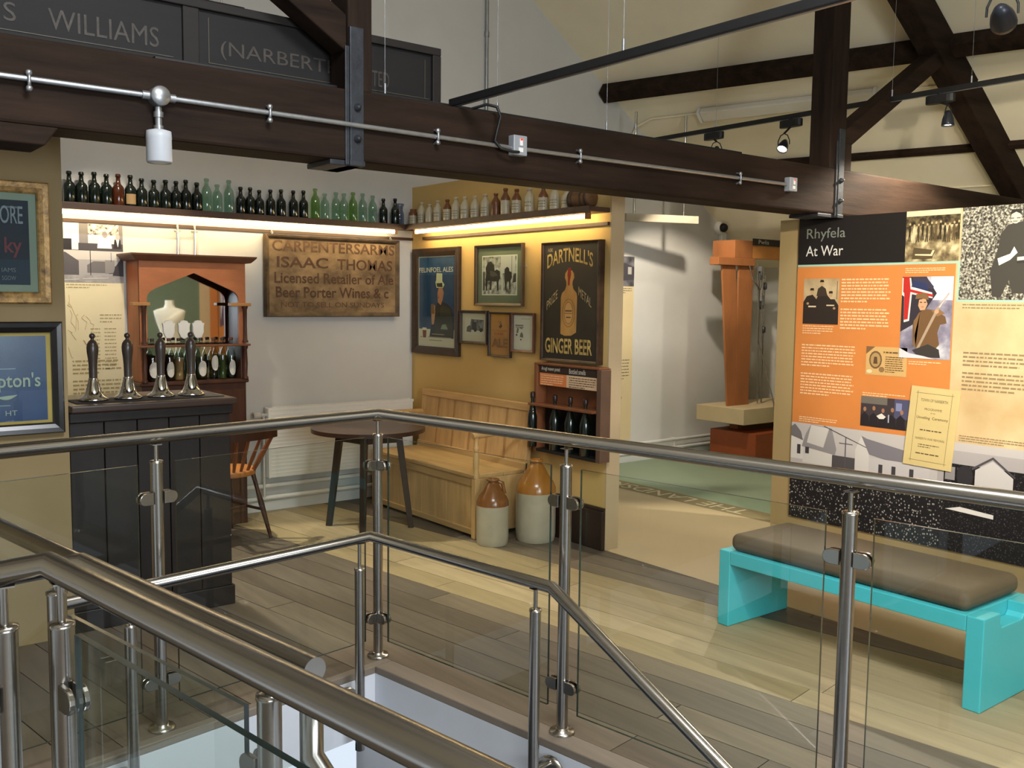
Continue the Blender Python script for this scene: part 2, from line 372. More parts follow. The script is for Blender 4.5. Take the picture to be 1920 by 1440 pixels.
mb = MB(); mb.prism([W(-1.84, -6.2, -2.6), W(-1.82, -6.2, -2.6), W(-1.82, -1.33, -2.6), W(-1.84, -1.33, -2.6)], (0, 0, 2.57)); mb.prism([W(-4.2, -1.33, -2.6), W(-1.82, -1.33, -2.6), W(-1.82, -1.31, -2.6), W(-4.2, -1.31, -2.6)], (0, 0, 2.57)); part(t, 'near_lining', mb, WHB)
mb = MB(); mb.prism([W(-4.2, -6.5, -2.7), W(.2, -6.5, -2.7), W(.2, 1, -2.7), W(-4.2, 1, -2.7)], (0, 0, .1))
single('floor_lower', 'dark floor at the foot of the stairs', 'floor', mb, M('#4b4a4a', .6), kind='structure')  # dark tone stands in for the gloom downstairs
t = thing('staircase', 'grey carpeted stair flight going down beside the white lining', 'stairs', tuple(W(-.7, -2.5, -2.6)))
for i in range(11):
    z = -.45-.18*i; v0 = -1.25-.29*i
    mb = MB(); mb.prism([W(-1.55, v0-.29, z-.04), W(-.19, v0-.29, z-.04), W(-.19, v0, z-.04), W(-1.55, v0, z-.04)], (0, 0, .04)); part(t, 'tread', mb, M('#55575c', .9), bevel=.004)
    mb = MB(); mb.prism([W(-1.55, v0-.30, z-.18), W(-.19, v0-.30, z-.18), W(-.19, v0-.285, z-.18), W(-1.55, v0-.285, z-.18)], (0, 0, .16)); part(t, 'riser', mb, M('#6d7078', .9))
mb = MB(); mb.prism([W(-3.6, -1.25, -.49), W(-.19, -1.25, -.49), W(-.19, -.1, -.49), W(-3.6, -.1, -.49)], (0, 0, .04)); part(t, 'landing', mb, M('#26272b', .9))

# ------------------------------------------------------------------ roof truss
t = thing('roof_truss', 'dark stained timber roof truss with tie beam and iron straps', 'beam', (4, 3.75, 2.15), kind='structure')
mb = MB(); mb.box(-3.9, 8.75, 3.635, 3.86, 2.15, 2.445); part(t, 'tie_beam', mb, OAK, bevel=.012)
mb = MB(); mb.prism([(-3.9, 3.63, 2.15), (.83, 3.63, 2.15), (.785, 3.63, 2.085), (-3.9, 3.63, 2.085)], (0, .225, 0)); part(t, 'corbel', mb, OAK, bevel=.006)
mb = MB(); mb.box(5.44, 5.612, 3.64, 3.80, 2.44, 4.6); part(t, 'queen_post', mb, OAKV, bevel=.008)
mb = MB(); mb.box(5.58, 5.70, 3.65, 3.79, 2.44, 2.62); part(t, 'post_foot', mb, OAKV, bevel=.008)
mb = MB(); mb.box(1.965, 2.08, 3.64, 3.80, 2.44, 4.9); part(t, 'queen_post', mb, OAKV, bevel=.008)
mb = MB(); mb.bar((5.60, 3.75, 2.60), (7.25, 3.75, 3.62), .12, .13, (0, 1, 0)); part(t, 'brace', mb, OAK, bevel=.008)
mb = MB(); mb.bar((2.0, 3.72, 2.66), (1.0, 3.72, 3.27), .13, .12, (0, 1, 0)); part(t, 'brace', mb, OAK, bevel=.008)
mb = MB(); mb.bar((5.3, 3.74, 4.52), (8.55, 3.74, 2.36), .24, .16, (0, 1, 0)); part(t, 'principal_rafter', mb, OAK, bevel=.01)
mb = MB(); mb.bar((1.5, 3.74, 4.52), (-3.6, 3.74, 2.6), .24, .16, (0, 1, 0)); part(t, 'principal_rafter', mb, OAK, bevel=.01)
for x0, x1, xl in ((5.518, 5.578, 5.33), (1.965, 2.03, 1.88)):
    mb = MB(); mb.box(x0, x1, 3.623, 3.640, 2.13, 2.70); mb.box(x0-.004, x1+.004, 3.618, 3.87, 2.128, 2.15); mb.box(x0-.02, x0, 3.628, 3.637, 2.13, 2.62); st = part(t, 'iron_strap', mb, IRON, bevel=.003)
    mb = MB(); mb.box(xl, x1, 3.64, 3.86, 2.128, 2.150); part(t, 'plate', mb, IRON, bevel=.003)
    for z in (2.24, 2.37):
        mb = MB(); mb.lathe(((x0+x1)/2, 3.625, z), [(.017, 0), (.017, .008), (.010, .012), (.010, .022), (0, .024)], 10, ax=(0, -1, 0)); part(st, 'bolt', mb, IRON)
DIR = V(.2843, -1, 0).normalized()
def purlin(name, label, z, wd, hh, y0=6.55, y1=-3.0, drop=.0):
    p = V(roof_x(z, y0), y0, z-drop); q = V(roof_x(z, y1), y1, z-drop); n = V(.698, .698*.2843, 1).normalized(); off = -n*(hh/2+.01)
    mb = MB(); mb.bar(p+off, q+off, wd, hh, n); return single(name, label, 'beam', mb, OAK, kind='structure', bevel=.006)
purlin('purlin', 'thick dark purlin on the sloping ceiling, upper of two', 3.53, .13, .12)
purlin('purlin', 'slim dark purlin low on the sloping ceiling', 2.885, .055, .05)

# ------------------------------------------------------------------ old shop sign above the beam
SP = PL((0, 3.83, 0), (1, 0, 0), (0, 0, 1))
t = thing('shop_sign', 'long black wooden shop sign with dim lettering above the tie beam', 'sign', (1.5, 3.83, 2.45))
SB = M('#120e0c', .7, var=.3, scale=(3, 20, 20)); SF = M('#1b1511', .7, var=.3, scale=(3, 20, 20))
mb = MB(); SP.box(mb, -1.2, 2.546, 2.45, 2.735, -.03, 0); part(t, 'board', mb, SB)
mb = MB(); SP.box(mb, -1.2, 2.546, 2.705, 2.74, -.035, .02); SP.box(mb, -1.2, 2.546, 2.447, 2.472, -.035, .015); SP.box(mb, 2.50, 2.546, 2.47, 2.705, -.03, .02); SP.box(mb, 1.335, 1.40, 2.47, 2.705, -.03, .015)
part(t, 'frame', mb, SF, bevel=.004)
for body, a, b, z0, z1 in (('S', .705, .745, 2.535, 2.60), ('WILLIAMS', .85, 1.245, 2.53, 2.605), ('(NARBERTH)', 1.49, 2.06, 2.525, 2.60), ('LIMITED', 2.10, 2.275, 2.522, 2.59)):
    mb = MB(); text(mb, body, SP, a, b, z0, z1, .002); o = part(t, 'lettering', mb, M('#3f3831', .6, var=.4, scale=(30, 30, 30)), fix=False); o['kind'] = 'stuff'
mb = MB(); SP.box(mb, 1.44, 2.49, 2.502, 2.505, 0, .003); SP.box(mb, 1.44, 1.443, 2.505, 2.68, 0, .003); SP.box(mb, 2.465, 2.468, 2.505, 2.68, 0, .003); SP.box(mb, -1.2, 1.30, 2.502, 2.505, 0, .003)
part(t, 'gilt_line', mb, M('#4a4234', .5, var=0))

# ------------------------------------------------------------------ conduit, sensor and switches on the beam
CY, CZ = 3.615, 2.296
t = thing('conduit_pipe', 'galvanised conduit clipped along the front of the tie beam', 'pipe', (2.8, CY, 2.29))
mb = MB(); mb.tube([(-1.5, CY, CZ+.004), (1.13, CY, CZ+.004), (2.0, CY, CZ-.001), (2.82, CY, CZ-.006), (4.95, CY, CZ)], .0108, 10); part(t, 'pipe', mb, GALV)
for x in (.735, 1.599, 2.393, 3.248, 4.503):
    mb = MB(); mb.tube([(x, CY+.02, CZ+.028), (x, CY-.012, CZ+.02), (x, CY-.014, CZ), (x, CY-.012, CZ-.022), (x, CY+.02, CZ-.032)], .006, 6)
    for s in (-1, 1): mb.lathe((x, CY-.006, CZ-.003+s*.026), [(.011, 0), (.011, .008), (.006, .012), (0, .013)], 10, ax=(0, -1, 0))
    part(t, 'saddle_clip', mb, GALV)
mb = MB(); mb.lathe((1.17, CY+.018, CZ+.004), [(.036, 0), (.036, .045), (.034, .05), (0, .05)], 24, ax=(0, -1, 0)); mb.cyl((1.11, CY, CZ+.004), (1.23, CY, CZ+.004), .016, 12); part(t, 'junction_box', mb, GALV)
t = thing('motion_sensor', 'white cylinder sensor hanging from the conduit junction', 'sensor', (1.168, CY, 2.06))
mb = MB(); mb.tube([(1.168, CY, 2.262), (1.168, CY, 2.235), (1.168, CY, 2.175)], .013, 10); mb.cyl((1.168, CY, 2.245), (1.168, CY, 2.225), .018, 10); mb.cyl((1.168, CY, 2.195), (1.168, CY, 2.18), .018, 10); part(t, 'stem', mb, GALV)
mb = MB(); mb.lathe((1.168, CY, 2.06), [(.036, .004), (.043, 0), (.046, .006), (.045, .085), (.046, .09), (.044, .115), (.02, .122), (0, .122)], 24); part(t, 'housing', mb, M('#b9bcc0', .4, var=.05))
mb = MB(); mb.lathe((1.168, CY, 2.057), [(0, 0), (.02, .001), (.036, .006)], 20); part(t, 'lens', mb, PALEW)
def fused_spur(x, z, w_, h_, label):
    t = thing('switch_box', label, 'switch', (x, CY, z-h_/2)); p = PL((x, 3.635, z), (1, 0, 0), (0, 0, 1))
    mb = MB(); p.box(mb, -w_/2, w_/2, -h_/2, h_/2, 0, .045); part(t, 'box', mb, M('#9fa2a6', .4, .2, var=.05), bevel=.005)
    mb = MB(); p.box(mb, -w_*.08, w_*.12, -.002, h_*.33, .045, .05); part(t, 'switch', mb, PALEW, bevel=.001)
    mb = MB(); p.box(mb, -w_*.06, w_*.10, h_*.24, h_*.33, .05, .0515); part(t, 'neon', mb, M('#e02a1e', .4, var=0, emit=1.2))
    mb = MB(); p.box(mb, -w_*.16, w_*.16, -h_*.34, -h_*.12, .045, .049); part(t, 'fuse_holder', mb, PALEW, bevel=.001)
fused_spur(2.853, 2.302, .082, .094, 'grey switch box with red neon in the middle of the beam conduit')
fused_spur(4.997, 2.297, .075, .085, 'grey switch box with red neon at the far end of the beam conduit')
mb = MB(); mb.tube([(2.62, 3.70, 2.452), (2.68, 3.63, 2.475), (2.71, 3.59, 2.462), (2.728, 3.585, 2.42), (2.72, 3.60, 2.36), (2.71, 3.605, 2.31), (2.735, 3.59, 2.275), (2.79, 3.575, 2.265), (2.83, 3.572, 2.266)], .007, 8)
single('black_cable', 'black cable looping from the lighting track to the switch box', 'cable', mb, BLACK)

# ------------------------------------------------------------------ lighting tracks and spots
def track(label, p, q, hang, sz=.034):
    p, q = V(p), V(q); t = thing('lighting_track', label, 'track', tuple((p+q)/2))
    mb = MB(); mb.bar(p, q, sz, sz); part(t, 'rail', mb, BLACKM, bevel=.003)
    d = (q-p).normalized(); mb = MB(); mb.bar(p-V(0, 0, sz/2+.0015), q-V(0, 0, sz/2+.0015), sz*.4, .003); part(t, 'contact_slot', mb, GALV)
    for h in hang:
        c = p+(q-p)*h; top = min(roof_z(c.x, c.y), 5.2); top = max(top, c.z+.2)
        mb = MB(); mb.cyl(c+V(0, 0, sz/2), c+V(0, 0, sz/2+.045), .006, 8); mb.cyl(c+V(0, 0, sz/2+.04), (c.x, c.y, top), .0012, 5); part(t, 'hanger_wire', mb, GALV)
    return t
track('black lighting track running from the beam toward the stairs', (2.53, 3.70, 2.47), (2.53, -.6, 2.47), (.26, .49, .75))
track('black lighting track lying along the top of the tie beam', (1.2, 3.755, 2.462), (4.68, 3.755, 2.462), (.29, .47, .68), .03)
track('black lighting track hung beyond the tall truss post', (6.2, 6.3, 2.985), (6.2, -.6, 2.985), (.155, .38, .46, .62))
track('black lighting track hung above the turquoise bench', (3.25, 1.75, 2.80), (3.25, -1.6, 2.80), (.3, .8))
LENS = M('#fff8ea', .4, var=0, emit=25)
def spot(label, base, head, tgt, power, cone=50, s=1.0, col=(1, .89, .72), lit=True, side=(0, 1, 0)):
    base, head, tgt = V(base), V(head), V(tgt); side = V(side).normalized()
    t = thing('track_spotlight', label, 'spotlight', tuple(base))
    up = V(0, 0, 1); mb = MB(); n = 14; ring = [(math.cos(i*2*math.pi/n), math.sin(i*2*math.pi/n)) for i in range(n)]
    sd2 = up.cross(side).normalized(); prof = []
    for x, y in ring: prof.append(base+side*(.055*s*x+(.045*s if x > 0 else -.045*s))+sd2*(.032*s*y)+V(0, 0, -.06*s))
    mb.prism(prof, (0, 0, .055*s)); part(t, 'transformer', mb, BLACKM, bevel=.005*s)
    mb = MB(); mb.cyl(base+V(0, 0, .01*s), base+V(0, 0, -.03*s), .018*s, 10); mb.cyl(base+V(0, 0, -.055*s), head+V(0, 0, .085*s), .008*s, 8); part(t, 'stem', mb, BLACKM)
    d = (tgt-head).normalized(); ax = d.cross(up).normalized() if abs(d.z) < .98 else V(1, 0, 0)
    mb = MB()
    for sg in (-1, 1): mb.tube([head+V(0, 0, .085*s), head+ax*sg*.028*s+V(0, 0, .07*s), head+ax*sg*.045*s+V(0, 0, .03*s), head+ax*sg*.046*s], .004*s, 6)
    part(t, 'yoke', mb, BLACKM)
    mb = MB(); mb.lathe(head-d*.05*s, [(0, 0), (.014*s, .002*s), (.024*s, .02*s), (.036*s, .055*s), (.040*s, .085*s), (.041*s, .10*s), (.036*s, .10*s), (.034*s, .09*s)], 20, ax=d); part(t, 'head', mb, M('#33353b', .35, .5, var=.1))
    mb = MB(); mb.lathe(head+d*.040*s, [(0, 0), (.034*s, 0)], 18, ax=d); part(t, 'lens', mb, LENS if lit else PALEW)
    if lit:
        l = bpy.data.lights.new('spot_beam', 'SPOT'); l.energy = power; l.color = col; l.spot_size = math.radians(cone); l.spot_blend = .35; l.shadow_soft_size = .035
        o = bpy.data.objects.new('spot_beam', l); COL.objects.link(o); o.location = head+d*.07*s; aim(o, tgt)
    return t
spot('black track spotlight in front of the sloping rafter', (6.2, 3.33, 2.965), (6.2, 3.27, 2.80), (6.17, 3.22, 0), 95, 146)
spot('dazzling track spotlight left of the tall truss post', (6.2, 4.50, 2.965), (6.2, 4.56, 2.78), (4.3, 4.1, .3), 70, 62, side=(0, 1, 0))
spot('dark track spotlight showing just above the tie beam', (6.2, 5.25, 2.965), (6.2, 5.22, 2.80), (7.15, 6.4, .75), 60, 78)
spot('large track spotlight high beside the upper right rafter', (3.22, 1.50, 2.78), (3.17, 1.51, 2.50), (5.6, 2.3, 1.75), 100, 58, 1.0, side=(0, 1, 0))
spot('track spotlight above the bench aimed at the war panel', (3.25, 1.0, 2.78), (3.25, 1.0, 2.63), (5.6, 2.5, 1.95), 120, 48, side=(0, 1, 0))
spot('track spotlight above the bench aimed at the flag picture', (3.25, 0.2, 2.78), (3.25, 0.2, 2.63), (5.55, 3.25, 1.45), 150, 42, side=(0, 1, 0))
spot('added track spotlight above the bench brightening the white bust', (3.25, 1.3, 2.78), (3.25, 1.3, 2.63), (4.2, .1, 1.15), 80, 75, side=(0, 1, 0))  # added lamp, lifts the bust and green wall in the mirror
spot('track spotlight near the stair rail aimed at the pale boards', (2.53, .6, 2.45), (2.53, .6, 2.30), (3.6, 2.4, 0), 30, 80, side=(0, 1, 0))
spot('track spotlight behind the shop sign over the chair', (1.75, 6.25, 3.30), (1.75, 6.2, 3.15), (2.35, 5.0, 0), 170, 44, side=(1, 0, 0))
spot('track spotlight behind the shop sign over the table', (3.2, 6.3, 3.30), (3.2, 6.25, 3.15), (3.2, 5.3, 0), 40, 42, side=(1, 0, 0))
spot('track spotlight behind the shop sign aimed at the bar mirror', (1.65, 5.3, 3.16), (1.65, 5.3, 3.02), (1.75, 6.5, 1.35), 42, 58, side=(1, 0, 0))
track('black lighting track hung behind the shop sign over the bar', (.9, 5.3, 3.18), (2.2, 5.3, 3.18), (.1, .9))
track('black lighting track fixed high on the gable behind the shop sign', (1.2, 6.25, 3.33), (3.6, 6.25, 3.33), (.1, .9))

# ------------------------------------------------------------------ ceiling and gable fittings
NR = V(.698, .698*.2843, 1).normalized(); SL = V(1, 0, -.698).normalized(); SL = (SL-DIR*SL.dot(DIR)).normalized()
def rpt(z, y, h=0): return V(roof_x(z, y), y, z)-NR*h
p, q = rpt(3.285, 5.85, .04), rpt(3.285, 4.40, .04)
t = thing('fluorescent_batten', 'long white ceiling batten light with frosted diffuser', 'light', tuple((p+q)/2))
mb = MB(); mb.bar(p, q, .12, .06, NR); part(t, 'diffuser', mb, M('#e3dccd', .35, var=.04), bevel=.012)
for a, b in ((p, p+DIR*-.03), (q, q+DIR*.03)):
    mb = MB(); mb.bar(a, b, .13, .07, NR); part(t, 'end_cap', mb, PALEW, bevel=.006)
t = thing('conduit_run', 'cream conduit running over the sloping ceiling to the batten light', 'pipe', tuple(rpt(3.29, 5.9)))
mb = MB(); mb.tube([(6.53, 6.53, 2.7), (6.53, 6.53, 3.12), (6.56, 6.50, 3.22), rpt(3.285, 6.35, .012), rpt(3.285, 5.85, .012)], .010, 8); part(t, 'pipe', mb, CEIL)
mb = MB(); mb.tube([rpt(3.285, 4.4, .012), rpt(3.285, -2.0, .012)], .010, 8); part(t, 'pipe', mb, CEIL)
mb = MB(); mb.tube([rpt(2.60, 6.5, .012), rpt(2.60, -2.5, .012)], .010, 8)
single('conduit_run', 'cream conduit low along the sloping ceiling above the panel', 'pipe', mb, CEIL)
mb = MB(); mb.tube([(4.82, 6.535, 2.3), (4.82, 6.535, 4.6)], .016, 10)
t = single('gable_conduit', 'grey conduit running up the white gable', 'pipe', mb, GALV)
for z in (3.2, 3.75):
    mb = MB(); mb.cyl((4.82, 6.535, z), (4.82, 6.535, z+.04), .022, 10); part(t, 'coupler', mb, GALV)
t = thing('security_camera', 'small round white security camera on the white wall', 'camera', (7.86, 6.5, 2.2))
mb = MB(); mb.lathe((7.86, 6.548, 2.345), [(.075, 0), (.075, .02), (.06, .045), (.03, .05)], 24, ax=(0, -1, 0)); part(t, 'housing', mb, PALEW)
mb = MB(); mb.lathe((7.86, 6.50, 2.345), [(.045, 0), (.045, .03), (.03, .05), (0, .055)], 20, ax=(-.5, -1, -.2)); part(t, 'lens', mb, BLACK)
mb = MB(); mb.box(7.86, 7.94, 6.51, 6.55, 2.16, 2.30); part(t, 'sensor_box', mb, PALEW, bevel=.008)
mb = MB(); mb.bar((6.12, 6.18, 2.325), (6.82, 5.94, 2.325), .05, .07)
t = single('hanging_bar', 'grey beige bar hung on two steel rods beyond the yellow partition', 'bar', mb, M('#a49a86', .7), bevel=.004)
for s in (.12, .80):
    c = V(6.12, 6.18, 2.36).lerp(V(6.82, 5.94, 2.36), s); mb = MB(); mb.cyl(c, c+V(0, 0, .9), .012, 10); part(t, 'rod', mb, CHROME)
PP = PL((6.38, 6.55, 0), (1, 0, 0), (0, 0, 1))
t = thing('text_panel', 'tall narrow cream text panel on the white wall past the partition', 'panel', (6.5, 6.54, .22))
mb = MB(); PP.box(mb, 0, .235, .225, 2.0, 0, .01); part(t, 'board', mb, M('#d9c59a', .6, var=.05, scale=(3, 3, 3)))
art(t, 'photo_print', PP, [(noise_photo('street_photo', [(.3, '#2f2d33'), (.7, '#8d8a8c')], 9), R(0, .235, 1.715, 2.0)), ('#4a464c', [(.0, 1.84), (.1, 1.94), (.235, 1.9), (.235, 1.78), (0, 1.76)]), ('#b9b4ae', R(.15, .2, 1.83, 1.9))], .011)
mb = MB(); lines(mb, PP, .03, .21, 1.69, 3, .02, .007, .0115, seed=3); lines(mb, PP, .02, .20, 1.0, 7, .03, .009, .0115, seed=4); part(t, 'print', mb, flat('#7d7360'), fix=False)
mb = MB(); rng = random.Random(5)
for i in range(16):
    x, z = .02+rng.random()*.06, .35+rng.random()*.3; pts = [PP.p(x, z, .012)]
    for j in range(5): x += (rng.random()-.5)*.05; z += (rng.random()-.35)*.05; pts.append(PP.p(max(.004, min(.23, x)), z, .012))
    mb.tube(pts, .0022, 4)
part(t, 'root_drawing', mb, flat('#6b5a3c'))
t = thing('heating_pipes', 'two white heating pipes low on the wall past the partition', 'pipe', (7.2, 6.5, .05))
for z in (.18, .095):
    mb = MB(); mb.tube([(4.3, 6.50, z), (7.98, 6.50, z), (8.0, 6.52, z)], .017, 10); part(t, 'pipe', mb, PALEW)
for x in (5.2, 6.2, 7.2, 7.9):
    mb = MB(); mb.box(x, x+.02, 6.50, 6.55, .07, .20); part(t, 'bracket', mb, PALEW)
mb = MB(); mb.box(4.22, 8.9, 6.535, 6.55, 0, .06); single('baseboard_back', 'low white skirting on the back wall past the partition', 'baseboard', mb, PALEW, kind='structure')

# ------------------------------------------------------------------ stainless balustrades
def clamp(par, c, along, nrm, s=1.0):
    """half-round glass clamp: flat tongue along the glass, both faces, with two screws"""
    c, along, nrm = V(c), V(along).normalized(), V(nrm).normalized(); up = V(0, 0, 1); mb = MB()
    for sg in (-1, 1):
        pts = [c+nrm*sg*.008-up*.022*s, c+nrm*sg*.008+up*.022*s]
        a = [c+along*(.028*s+.022*s*math.cos(th))+up*.022*s*math.sin(th)+nrm*sg*.008 for th in [math.pi/2-math.pi*i/8 for i in range(9)]]
        poly = [c-up*.022*s+nrm*sg*.008, c+up*.022*s+nrm*sg*.008]+a
        mb.prism([poly[0], poly[1]]+a, nrm*sg*.011)
    o = part(par, 'glass_clamp', mb, STEEL, bevel=.002)
    mb = MB()
    for dz in (-.011, .011): mb.lathe(c+along*.022*s+up*dz*s-nrm*.019, [(.0045, 0), (.0045, .002), (0, .003)], 8, ax=-nrm)
    part(o, 'screw', mb, CHROME)
def post(par, base, top, rail_z, flange=True, r=.0212, side=None):
    base = V(base); mb = MB(); mb.tube([base, base+V(0, 0, top-base.z)], r, 18); mb.lathe(base+V(0, 0, top-base.z), [(r+.002, -.004), (r+.002, .004), (.012, .006), (0, .006)], 18)
    o = part(par, 'post', mb, STEEL)
    mb = MB(); mb.cyl(base+V(0, 0, top-base.z), (base.x, base.y, rail_z), .0072, 10); mb.box(base.x-.016, base.x+.016, base.y-.016, base.y+.016, rail_z-.003, rail_z); part(o, 'rail_pin', mb, STEEL)
    if flange:
        mb = MB(); mb.lathe(base, [(.048, 0), (.048, .006), (.045, .012), (.026, .013), (.026, .02), (r, .022)], 24); part(o, 'base_flange', mb, STEEL)
    if side is not None:
        side = V(side); mb = MB()
        for z in (-.06, -.14): mb.cyl((base.x, base.y, z), V(base.x, base.y, z)+side*.75, .012, 10)
        mb.lathe(V(base.x, base.y, -.10)+side*.62, [(.062, 0), (.062, .010), (.055, .014), (0, .014)], 24, ax=-side.normalized()); part(o, 'side_bracket', mb, STEEL)
    return o
def pane(par, u0, u1, v0, v1, z0, z1, th=.010, slope=0):
    p, q = W(u0, v0), W(u1, v1); d = (q-p).normalized(); n = d.cross(V(0, 0, 1))*th/2; mb = MB()
    P_ = [p-n+V(0, 0, z0), q-n+V(0, 0, z0-slope), q-n+V(0, 0, z1-slope), p-n+V(0, 0, z1)]; Q_ = [a+n*2 for a in P_]
    mb.add(P_, [(0, 1, 2, 3)], 0); mb.add(Q_, [(3, 2, 1, 0)], 0)   # outward faces
    for i in range(4): j = (i+1) % 4; mb.add([P_[i], P_[j], Q_[j], Q_[i]], [(0, 1, 2, 3)], 1)
    o = part(par, 'glass_pane', mb, [GLASS, GEDGE], fix=False)
    bm = bmesh.new(); bm.from_mesh(o.data); bmesh.ops.remove_doubles(bm, verts=bm.verts, dist=1e-5); bmesh.ops.recalc_face_normals(bm, faces=bm.faces); bm.to_mesh(o.data); bm.free(); return o
RZ = 1.07
t = thing('balustrade', 'stainless steel and glass balustrade around the far side of the stairwell', 'railing', tuple(W(0, 0)))
mb = MB(); mb.tube([W(-3.6, .045, RZ), W(.03, .03, RZ), W(.085, -2.6, RZ), W(.12, -4.2, RZ)], .0242, 20); part(t, 'handrail', mb, STEEL)
UP, VP = [0, -1.0, -2.0, -3.0], [-1.06, -2.1, -3.15]
for i, u in enumerate(UP):
    post(t, W(u, 0, .0), .985, RZ-.022)
for v in VP: post(t, W(0, v, .0), .985, RZ-.022)
for i in range(3):
    u1, u0 = UP[i]-.07, UP[i+1]+.07; pane(t, u0, u1, 0, 0, .085, .98)
    for z in (.855, .18): clamp(t, W(UP[i]-.02, 0, z), -UX, -VY); clamp(t, W(UP[i+1]+.02, 0, z), UX, -VY)
vv = [0]+VP
for i in range(3):
    v1, v0 = vv[i]-.07, vv[i+1]+.07; pane(t, 0, 0, v0, v1, .085, .98)
    for z in (.855, .18): clamp(t, W(0, vv[i]-.02, z), -VY, -UX); clamp(t, W(0, vv[i+1]+.02, z), VY, -UX)
# stair handrail inside the well
t = thing('stair_handrail', 'steel stair handrail on slim posts dropping inside the stairwell', 'railing', tuple(W(-.2, -.2, -.3)))
mb = MB(); mb.tube([W(-1.45, -.2, .607), W(-.2, -.2, .61), W(-.2, -1.173, .61), W(-.2, -4.2, -1.165)], .0212, 18); part(t, 'handrail', mb, STEEL)
post(t, W(-.255, -.2, -.27), .485, .592, False, .0195, VY*.16); post(t, W(-.2, -1.10, -.27), .515, .592, False, .0195, UX*.16); post(t, W(-1.2, -.2, -.27), .485, .592, False, .0195, VY*.16)
post(t, W(-.2, -2.3, -1.0), -.16, -.06, False, .0195)
# railing of the lower flight, with its end turned down
t = thing('stair_handrail', 'steel stair handrail close behind the nearest rail, its end cut square', 'railing', tuple(W(-1.72, -1.5, 0)))
mb = MB(); mb.tube([W(-1.745, -.25, .99), W(-1.735, -1.12, .988)], .0212, 18); mb.tube([W(-1.80, -1.13, .988), W(-1.728, -1.125, .988), W(-1.722, -1.985, .985)], .0212, 18); part(t, 'handrail', mb, STEEL)
mb = MB(); mb.tube([W(-1.715, -1.965, .97), W(-1.715, -1.965, .835), W(-1.715, -2.9, .25)], .019, 16); part(t, 'return_tube', mb, STEEL)
post(t, W(-1.71, -1.835, -.30), .895, .966, False, .0212); post(t, W(-1.735, -1.0, -.30), .895, .966, False, .0212)
pane(t, -1.735, -1.715, -1.07, -1.77, .08, .86)
clamp(t, W(-1.71, -1.815, .76), VY, -UX); clamp(t, W(-1.735, -1.02, .76), -VY, -UX)
# nearest balustrade, where the visitor stands
t = thing('balustrade', 'thick stainless handrail and glass crossing the lower corner nearest the camera', 'railing', tuple(W(-1.895, -1.4)))
mb = MB(); mb.tube([W(-4.0, -1.43, RZ), W(-1.897, -1.392, RZ), W(-1.893, -2.6, RZ), W(-1.89, -5.2, RZ)], .0242, 24); part(t, 'handrail', mb, STEEL)
post(t, W(-1.895, -1.44), .968, RZ-.022); post(t, W(-1.975, -1.39), .968, RZ-.022); post(t, W(-1.895, -2.66), .968, RZ-.022); post(t, W(-3.1, -1.42), .968, RZ-.022)
pane(t, -1.895, -1.895, -2.59, -1.51, .085, .968, .012); pane(t, -3.03, -2.045, -1.41, -1.40, .085, .968, .012)
for z in (.84, .18):
    clamp(t, W(-1.895, -1.46, z), -VY, -UX, 1.1); clamp(t, W(-1.895, -2.64, z), VY, -UX, 1.1); clamp(t, W(-1.995, -1.395, z), -UX, -VY, 1.1)

# ------------------------------------------------------------------ bottle shelves
SHW = M('#4a3428', .5, var=.3, scale=(3, 14, 14)); TUBE = M('#ffe2a8', .4, var=0, emit=17)
t = thing('bottle_shelf', 'long dark wooden bottle shelf on the white wall with a tube light below', 'shelf', (2.6, 6.46, 2.05))
mb = MB(); mb.box(1.15, 4.10, 6.376, 6.55, 2.112, 2.142); part(t, 'shelf_board', mb, SHW, bevel=.003)
mb = MB(); mb.box(1.15, 4.10, 6.372, 6.386, 2.102, 2.146); part(t, 'lipping', mb, SHW, bevel=.003)
mb = MB(); mb.box(1.15, 4.10, 6.53, 6.55, 2.035, 2.056); part(t, 'wall_batten', mb, SHW)
mb = MB(); mb.tube([(1.2, 6.42, 2.088), (3.86, 6.42, 2.088)], .0135, 12); part(t, 'tube_light', mb, TUBE, label='glowing warm tube light')
for x in (1.18, 3.87):
    mb = MB(); mb.box(x-.012, x+.012, 6.405, 6.435, 2.07, 2.112); part(t, 'lamp_holder', mb, M('#8d5b33', .5))
t = thing('bottle_shelf', 'dark wooden bottle shelf on the yellow wall with a tube light below', 'shelf', (4.02, 5.3, 2.05))
mb = MB(); mb.box(3.93, 4.105, 4.275, 6.372, 2.112, 2.142); part(t, 'shelf_board', mb, SHW, bevel=.003)
mb = MB(); mb.box(3.927, 3.94, 4.275, 6.37, 2.102, 2.146); part(t, 'lipping', mb, SHW, bevel=.003)
mb = MB(); mb.box(4.085, 4.105, 4.275, 6.37, 2.035, 2.056); part(t, 'wall_batten', mb, SHW)
mb = MB(); mb.tube([(3.985, 4.36, 2.088), (3.985, 6.30, 2.088)], .0135, 12); part(t, 'tube_light', mb, TUBE, label='glowing warm tube light')
for y in (4.345, 6.31):
    mb = MB(); mb.box(3.97, 4.0, y-.012, y+.012, 2.07, 2.112); part(t, 'lamp_holder', mb, M('#8d5b33', .5))
DGL = M('#0f1712', .12, var=.25, scale=(10, 10, 10), spec=.7); AMB = M('#45200f', .12, var=.2, spec=.7)
CGL = glass_mat('green_white_bottle_glass', '#d3e4d9', ior=1.5); GGL = glass_mat('leaf_green_bottle_glass', '#c3dab0', ior=1.5); BGL = glass_mat('blue_grey_bottle_glass', '#c3c9d6', ior=1.5)
